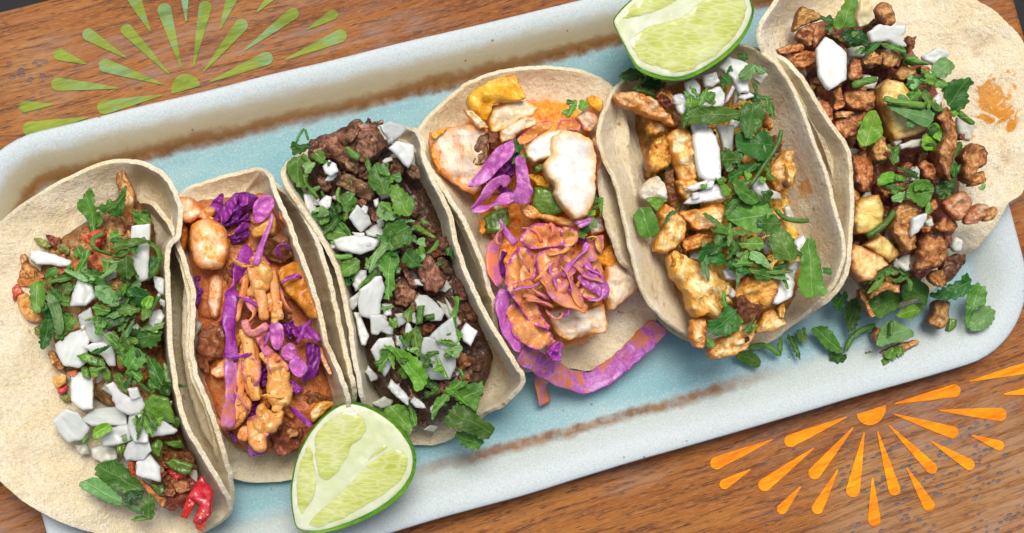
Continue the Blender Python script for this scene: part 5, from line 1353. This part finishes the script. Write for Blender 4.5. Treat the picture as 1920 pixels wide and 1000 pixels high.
taco('open rightmost taco with chopped red pork, pineapple, onion and cilantro', (1690, 300),
     [dict(stains=[(1870, 190, .032, .022, .9), (1830, 250, .030, .014, .8), (1885, 215, .032, .014, .9), (1820, 215, .03, .012, .8)], spine=((1570, 20, 11), (1690, 560, 11)), a=.75, b=1.6, rim=[
         (1426, 59, 44), (1429, 80, 45), (1442, 104, 44), (1480, 150, 42), (1540, 250, 40), (1572, 350, 38), (1572, 450, 34), (1568, 520, 26), (1605, 575, 14), (1680, 580, 10.5), (1750, 545, 11), (1808, 486, 15), (1834, 462, 21, 1), (1870, 419, 27, .7), (1892, 381, 30, .6), (1921, 356, 31, .6), (1943, 280, 32, .6), (1950, 200, 33, .6), (1935, 120, 33, .6), (1905, 60, 32, .6), (1870, 25, 31, .65), (1830, 0, 29, .8), (1780, -30, 26, 1), (1700, -58, 24), (1600, -66, 24), (1530, -50, 32), (1470, -10, 40), (1437, 35, 44)])],
     [('brn', 26, [(1480, 60), (1600, 20), (1680, 60), (1760, 160), (1790, 300), (1800, 400), (1760, 500), (1680, 560), (1610, 540), (1590, 420), (1570, 280), (1500, 150)])],
     [([(1490, 70), (1660, 50), (1760, 200), (1780, 400), (1700, 520), (1610, 500), (1590, 330), (1520, 170)], ['pork', 'brn', 'pork', 'tan', 'onc', 'tan', 'stkd'], 75, 30, 40)],
     '''
L tan 41: 240,190 275,40 340,60 420,110 430,140 330,160 260,210
L tan 43: 250,250 280,190 340,170 370,180 380,250 350,330 290,280
L brn 44 h=4 depth=4: 300,220 340,200 345,230 310,260
L tan 43: 340,160 440,145 500,190 470,220 400,300 380,340 350,260
L pork 40: 135,330 200,300 300,290 310,350 200,370 150,360
L pork 42: 180,390 260,350 390,350 385,430 300,470 240,460
L tan 43: 480,230 560,230 600,300 530,270
L tan 38: 380,540 430,560 440,640 400,650
L on 53: 395,320 470,235 530,270 615,345 590,540 455,620 390,520
L pinw 47: 660,30 690,-10 740,10 785,120 740,170 680,185 650,130
L tan 47: 780,60 830,10 890,40 935,140 910,170 850,180 800,120
L char 48 h=4 depth=4: 820,100 855,90 860,150 835,160
L on 48: 735,220 810,165 880,180 985,165 990,220 960,250 1005,310 960,320 880,280 760,290
L brn 43: 1000,240 1060,250 1050,330 1010,360
L onc 40: 610,320 700,310 730,370 700,390 620,380
L tan 43: 620,390 700,400 695,540 600,545
L pork 47: 705,400 760,340 830,370 830,430 760,450 710,430
L tan 46: 820,330 920,320 955,400 920,460 830,450
L tan 46: 920,490 980,430 1080,480 1040,520 960,550 920,540
L tan 44: 1080,440 1160,450 1150,500 1090,490
L onc 39: 700,500 800,520 780,600 710,590
L tan 42: 1000,560 1160,560 1160,610 1100,630 1020,600
L tan 43: 575,620 650,600 790,620 790,720 720,755 640,740 580,690
L char 44 h=6 depth=6: 690,700 760,670 780,720 720,750
L pork 46: 365,650 430,670 500,680 505,770 480,850 430,800
L pork 45: 510,610 560,570 575,720 520,740
L pork 46: 500,820 600,790 740,750 690,830 660,900 570,940 500,880
L tan 42: 510,750 600,740 650,760 600,790 520,800
L on 46: 1100,380 1200,320 1275,360 1250,400 1180,440 1120,410
L on 49: 1170,670 1210,620 1240,670 1200,750 1180,740
L pin 49: 815,580 850,535 950,560 1030,650 1000,690 1130,870 1080,900 930,945 890,880 850,760 810,670
L ll 50: 510,140 560,70 590,0 600,-60 680,-60 670,0 650,60 640,120 655,190 600,180 540,200
L ld 48: 420,110 500,110 520,160 470,160
L ld 50: 555,230 600,200 690,200 730,250 765,330 700,290 610,295
L lf 49 serr=1: 830,290 960,310 1010,360 950,350 850,310
L sc 51: 985,400 1040,365 1060,390 1150,430 1140,440 1050,435
L lp 53: 1160,460 1250,370 1310,430 1300,480 1240,530 1190,500
L lf 52: 1085,470 1150,480 1280,560 1230,600 1150,530
L lp 50: 1000,550 1070,505 1140,520 1130,560 1050,565
L ld 50: 1230,600 1290,540 1430,525 1445,560 1400,600 1420,690 1370,740 1290,720 1260,660
L sg 47 w=48: 635,575 720,545 800,530
L lf 51 serr=.5: 1035,660 1060,580 1080,650 1070,680
L lf 53: 1100,610 1150,640 1175,700 1150,730 1120,690
L lp 54 serr=1: 870,690 920,700 1010,740 1190,740 1180,820 1130,860 1010,800 920,750
L sg 55 w=46: 850,660 950,690 1120,710
L lf 47: 1210,720 1260,740 1230,780 1200,770
L ll 49: 1150,850 1200,820 1245,900 1225,960 1160,900
L ll 48: 1100,920 1140,890 1220,960 1170,1010 1100,1000
L sg 47 w=44: 1340,750 1400,800 1450,830
L ll 48: 1290,730 1350,710 1350,770 1310,780
L ll 52 serr=.6: 670,910 740,750 790,740 840,880 820,940 700,990
M onc 46: 840,70 900,110 945,115 930,220 870,200 850,140
M pork 48: 870,290 940,220 1000,250 1030,290 1010,370 960,400 910,490 870,460
M pork 45: 950,410 1010,405 1025,470 970,500 920,500
M tan 48: 290,260 340,210 380,190 400,240 435,290 400,340 340,350
M char 48 h=6 depth=6: 380,280 430,270 430,310 380,330
M onc 46: 480,240 560,210 635,195 620,250 490,270
M lf 47 serr=.8: 410,240 450,260 495,330 440,370 420,310
M pork 44: 175,300 230,290 270,265 315,300 310,470 250,540 200,470 190,390
M pork 46: 590,370 640,330 720,370 700,470 640,450 610,400
M brn 43: 470,400 540,350 580,360 540,400 480,420
M pork 43: 350,510 420,490 470,490 440,550 390,560
M pork 41: 190,500 240,540 220,640 190,680
M ll 48 serr=.6: 345,470 380,420 440,405 480,430 540,430 540,460 460,465 360,495
M onc 49: 550,400 600,370 620,400 600,470 550,470
M pork 54: 715,70 760,20 795,0 820,40 855,110 840,220 800,330 800,470 760,440 735,360 700,290 760,190 755,100
M brn 47: 865,165 900,170 890,200 870,200
M lf 46: 820,270 870,215 885,250 850,310 810,320
M ld 45: 800,350 850,350 855,430 810,440
M ld 46: 710,500 770,490 820,550 770,570 730,560
M lf 46: 790,470 820,445 830,490
M lp 47: 980,510 1020,480 1030,510 1000,520
M porkl 49: 750,600 810,560 870,525 920,560 940,620 900,680 860,720 800,690
M porkl 49: 890,720 930,630 990,600 1050,620 1030,680 1000,720 920,745
M porkl 48: 1000,720 1020,660 1080,620 1110,660 1080,710
M pork 44: 700,760 740,690 850,720 860,750 810,790 760,800
M pork 51: 450,690 470,610 540,580 600,620 590,700 560,790 580,880 520,920 470,840 430,750
M pork 51: 640,620 710,580 730,630 690,670 650,660
M on 55: 560,700 620,670 655,665 650,710 630,750 600,790 560,820
M onw 55: 640,720 680,695 695,750 660,750
M lf 54: 530,540 560,470 640,460 705,500 700,545 680,590 630,635 590,600 540,570
M lp 51: 435,580 480,540 530,535 540,570 490,600
M pin 44: 200,640 240,570 340,550 380,640 380,720 320,790 220,800 190,720
M pin 45: 255,870 360,795 500,920 420,980 340,930
M sg 50 w=38: 290,810 370,760 440,690 455,650
N pin 48: 180,190 220,130 300,170 400,220 440,280 360,320 330,380 260,390 190,310
N onc 42: 480,260 540,210 610,200 610,310 550,320
N brn 42: 820,80 870,90 850,160 820,180
N pork 51: 610,270 650,120 700,65 800,80 830,170 830,240 780,290 700,310 620,320
N stkd 46: 780,300 850,210 930,200 940,290 880,380 820,400
N pork 45: 715,360 740,310 800,310 830,400 850,420 790,420 740,400
N stkd 43: 900,210 970,200 970,270 920,270
N onc 49 smooth=2: 865,150 890,80 940,110 940,180 890,200
N pork 38: 310,470 330,400 420,375 510,410 520,460 430,450 360,480 320,510
N pork 34: 245,440 280,420 300,500 350,620 320,630 270,530
N pork 36: 410,330 470,340 490,390 440,390
N lf 44: 280,380 330,360 360,300 440,290 410,350 350,380 300,410
N lf 40 serr=.8: 430,360 500,380 560,320 610,300 590,350 520,400
''')

# ------------------------------------------------------------------ loose pieces lying on the platter
LG = 'chopped cilantro fallen on the platter'
def loose(line, label, cat='cilantro leaf', group=LG):
    o = build(line, None); tag(o, label, cat, group); o.name = 'fallen_cilantro' if 'cilantro' in cat else 'fallen_' + o.name.split('.')[0]; return o
for ln, lb in [
    ('N lf 24: 300,530 430,445 570,480 500,570 440,600 370,640 340,580', 'broad dark cilantro leaf below the rightmost taco, resting over paler leaves'),
    ('N lp 20: 360,800 400,690 470,640 550,680 650,740 560,780 450,800 400,830', 'pale cut cilantro leaf lying on the browned pineapple bit on the platter'),
    ('N lf 16: 140,610 190,510 260,490 270,560 240,690 190,740 175,650', 'long dark cilantro leaf standing on blue glaze left of the pork scrap'),
    ('N ld 22: 60,500 130,480 180,450 150,580 110,590', 'small dark cilantro leaf tucked beside the lower right rim of the chicken taco'),
    ('N ld 26: 730,480 800,440 930,380 970,320 1010,390 970,470 870,510 780,500', 'dark curled cilantro leaf under the charred pork at the right end'),
    ('N lf 19: 980,470 1030,390 1100,430 1090,540 1040,560 1000,600 990,720 970,620', 'upright mid green cilantro leaf at the far right of the platter'),
    ('N lp 15: 1000,610 1060,560 1130,545 1180,590 1140,660 1070,710 990,720', 'rightmost serrated cilantro leaf lying flat by the platter end'),
    ('N lf 30: 530,440 600,350 660,390 720,420 720,550 690,540 650,490 560,520', 'tangled cilantro leaf between pork chunks and the platter floor'),
    ('N ll 24 serr=1: 500,620 540,570 680,520 680,580 600,640', 'bright yellow green cilantro piece under the broad dark leaf'),
    ('N lf 14: 420,870 480,820 500,900 450,910', 'small cilantro scrap at the near edge beside a lime green bit'),
    ('N lf 13: 490,830 540,810 550,870 510,890', 'small cilantro scrap on the end of the browned pineapple bit'),
    ('N lp 9: 290,860 330,850 330,900 300,890', 'tiny faint cilantro flake lying alone on the glaze'),
    ('K lf 12: 610,900 700,860 770,920 760,970 690,950', 'toothed cilantro leaf poking out below the chicken taco'),
    ('K lf 14: 870,850 890,770 900,860 885,880', 'thin upright cilantro sliver below the chicken taco'),
    ('K lf 12: 920,770 970,790 1010,930 970,880', 'long narrow cilantro leaf leaning right below the chicken taco'),
    ('K lf 11: 980,760 1030,730 1040,820 1000,820', 'small flat cilantro leaf between the two right hand tacos'),
    ('K lf 14: 1050,740 1150,720 1200,780 1260,870 1220,880 1150,850 1100,790', 'broad folded cilantro leaf on blue glaze between the two right hand tacos'),
    ('K ld 10: 1170,880 1260,890 1280,920 1230,940 1190,930', 'dark torn cilantro leaf near the lower platter edge'),
]: loose(ln, lb)
for ln, lb in [
    ('K sg 13 w=34: 700,850 780,830 830,850 860,880 890,890', 'forked pale cilantro stem below the chicken taco'),
    ('N sg 13 w=44: 160,850 200,760 270,710 360,680', 'olive green cilantro stem running up to the pork scrap'),
    ('N sg 26 w=26: 530,480 570,410 610,360', 'bright cilantro stem in the tangle under the pork chunks'),
    ('N sc 24 w=20: 445,740 455,660 480,640 475,720 460,755', 'short bright stem piece lying on a pale leaf'),
]:
    if ' sc ' in ln: ln = ln.replace(' w=20', '')
    loose(ln, lb, 'cilantro stem', None)
for ln, lb, cat in [
    ('N tan 19: 690,660 740,600 740,510 860,510 850,600 830,700 780,715', 'squarish browned pineapple chunk standing on the platter at the right', 'pineapple'),
    ('N tan 15: 340,720 390,690 390,780 360,800', 'small browned pork scrap under the pale cut leaf', 'pork'),
    ('N tan 12: 370,870 480,810 640,770 650,800 560,850 450,880', 'long browned pineapple bit under the pale cut leaf', 'pineapple'),
    ('N pep 11: 830,710 850,630 900,640 900,690 850,720', 'green pepper bit touching the browned pineapple chunk', 'pepper'),
    ('N pep 12: 380,910 430,890 450,930 400,955', 'lime green pepper bit nearest the lower platter edge', 'pepper')]:
    loose(ln, lb, cat, None)

# ------------------------------------------------------------------ lime wedges
def lime_flesh():
    t = NT('lime_flesh'); co = t.coords(scale=(.22, 1, 1)); n2 = t.noise(t.coords(), 90, 3)
    vo = t.n('ShaderNodeTexVoronoi', feature='DISTANCE_TO_EDGE'); vo.inputs['Scale'].default_value = 620; t.l(co, vo.inputs['Vector'])
    sac = t.ramp(vo.outputs['Distance'], [(.0, 1.0), (.16, 0.0)])
    c = t.ramp(n2, [(.3, (.42, .47, .06)), (.5, (.50, .55, .13)), (.7, (.56, .61, .26))])
    c = t.mix(t.math('MULTIPLY', sac, .38), c, (.72, .76, .5))
    nb = t.bump(sac, .0004, -.6); nb = t.bump(n2, .0008, .5, nb)
    return t.out(c, .16, .4, (.9, 1, .3), .002, .5, nb, .35)
def lime_pith():
    t = NT('lime_pith'); co = t.coords(); n = t.noise(co, 200, 4); n2 = t.noise(co, 60, 3)
    c = t.ramp(n, [(.3, (.56, .61, .40)), (.7, (.68, .71, .56))]); c = t.mix(t.ramp(n2, [(.4, .6), (.6, 0.0)]), c, (.54, .60, .28))
    return t.out(c, .4, .3, (1, 1, .7), .002, .4, t.bump(n, .0006, .6), .15)
def lime_rind():
    t = NT('lime_rind'); co = t.coords(); n = t.noise(co, 70, 3); g = t.noise(co, 900, 2)
    c = t.ramp(n, [(.3, (.06, .22, .008)), (.7, (.17, .40, .02))])
    return t.out(c, .4, .1, (.5, 1, .2), .001, .35, t.bump(g, .0007, .8), .1)
MF, MP, MR = lime_flesh(), lime_pith(), lime_rind()
def lime(label, outline, face, segs, z, ax, ay, depth):
    """quarter wedge: outline of the rind, the paler cut face and the flesh segments in it, on a tilted cut plane"""
    o = resample(np.array(outline, float), 6, True, 2); c = o.mean(0); px = .208e-3
    def zt(p): return z + (p[:, 0] - c[0]) * px * ax + (p[:, 1] - c[1]) * px * ay
    t = thing('lime_wedge', label, 'lime wedge', floor_pt(*c))
    n = len(o); V = []; F = []
    ring = [(1.0, 0.0), (1.004, -.0022), (.985, -.006), (.92, -.011), (.78, -.016), (.55, -.0195), (.25, -.021)]
    for s, dz in ring:
        q = c + (o - c) * s; zz = np.maximum(zt(q) + dz * depth, .0068); V.append(P(q[:, 0], q[:, 1], zz))
    V = np.concatenate(V)
    for k in range(len(ring) - 1):
        for j in range(n): F.append([k * n + j, (k + 1) * n + j, (k + 1) * n + (j + 1) % n, k * n + (j + 1) % n])
    F.append([(len(ring) - 1) * n + j for j in range(n)])
    F.append(list(range(n))[::-1])
    ar = area2(o)
    if ar < 0: F = [f[::-1] for f in F]
    link('rind', V, F, MR, t)
    def plate(name, poly, mat, dz, dome, rough=0, par=t, grid=7):
        p = resample(np.array(poly, float), 5, True, 2)
        if rough: p = rough_edge(p, rough, 1 / 12.)
        v2, D, tri, bp = fill(p, grid, 1.4)
        w = 14.; tt = 1 - np.clip(D / w, 0, 1); hh = dz + dome * np.sqrt(np.clip(1 - tt ** 3, 0, 1))
        hh = hh + noise(np.c_[v2 / 16., np.zeros(len(v2))] + 9) * .00025
        zb = zt(v2); T = P(v2[:, 0], v2[:, 1], zb); T[:, 2] = zb + hh
        B = T.copy(); B[:, 2] = zb - .0006
        m = len(v2); ec = set()
        for q in tri:
            for a_, b_ in ((q[0], q[1]), (q[1], q[2]), (q[2], q[0])): ec.add((a_, b_))
        F = [[q[2], q[1], q[0]] for q in tri] + [[m + i for i in q] for q in tri]
        F += [[a_, b_, m + b_, m + a_] for a_, b_ in ec if (b_, a_) not in ec]
        return link(name, np.concatenate([T, B]), F, mat, par)
    pith = plate('pith', face, MP, .0002, .0003)
    for s in segs: plate('flesh_segment', s, MF, .00035, .00035, 2.0)
    return t
def fr(o, s, pts): return [(o[0] + a * s, o[1] + b * s) for a, b in pts]
Z = lambda *p: fr((520, 740), .26, p)
lime('lower lime wedge with white ribbed cut face, beside the shrimp and steak tacos',
     Z((135, 968), (108, 850), (92, 700), (120, 520), (160, 400), (235, 260), (340, 140), (440, 72), (520, 50), (620, 64), (740, 110), (840, 180), (920, 265), (985, 370), (1006, 480), (985, 590), (930, 690), (840, 780), (700, 870), (560, 935), (420, 980), (300, 1003), (200, 990)),
     Z((140, 962), (114, 850), (102, 700), (130, 520), (170, 405), (245, 268), (350, 150), (445, 85), (520, 66), (610, 82), (720, 130), (820, 200), (895, 280), (960, 380), (980, 480), (962, 580), (905, 670), (820, 755), (690, 840), (555, 905), (415, 955), (300, 985), (205, 980)),
     [Z((262, 295), (330, 210), (450, 130), (560, 125), (630, 170), (652, 250), (610, 330), (540, 360), (510, 450), (440, 560), (370, 630), (300, 610), (275, 480)),
      Z((230, 340), (255, 420), (275, 540), (290, 660), (275, 740), (215, 820), (180, 880), (155, 850), (135, 740), (135, 600), (170, 460)),
      Z((205, 935), (290, 850), (420, 730), (560, 600), (650, 500), (760, 420), (880, 385), (945, 440), (940, 540), (880, 640), (760, 730), (600, 830), (420, 920), (280, 970)),
      Z((635, 480), (680, 420), (750, 370), (805, 360), (780, 400), (700, 450), (650, 490))],
     .040, .12, -.05, 1.35)
Y = lambda *p: fr((1120, 0), .18, p)
lime('upper lime wedge with plump yellow green cut face, resting on the chicken taco',
     Y((160, 245), (170, 190), (250, 90), (350, 0), (480, -110), (700, -250), (950, -330), (1200, -340), (1420, -260), (1560, -120), (1600, 0), (1615, 60), (1636, 110), (1600, 260), (1530, 390), (1420, 520), (1280, 640), (1120, 740), (980, 810), (850, 843), (700, 838), (560, 800), (470, 760), (400, 715), (330, 580), (240, 400)),
     Y((170, 245), (182, 195), (262, 98), (360, 5), (485, -95), (700, -235), (950, -312), (1195, -322), (1405, -248), (1540, -112), (1585, 0), (1598, 60), (1612, 115), (1570, 250), (1500, 370), (1395, 490), (1260, 605), (1105, 705), (970, 770), (850, 805), (710, 800), (575, 765), (480, 725), (415, 690), (340, 570), (250, 400)),
     [Y((325, 420), (420, 330), (560, 265), (740, 225), (880, 180), (1000, 80), (1130, -20), (1300, -120), (1450, -120), (1540, 0), (1560, 110), (1510, 270), (1400, 430), (1250, 570), (1080, 680), (920, 760), (780, 770), (690, 720), (540, 690), (440, 640), (370, 540)),
      Y((215, 215), (300, 110), (420, 10), (560, -100), (760, -200), (960, -230), (900, -60), (760, 60), (560, 150), (380, 190))],
     .056, -.05, .03, 1.7)
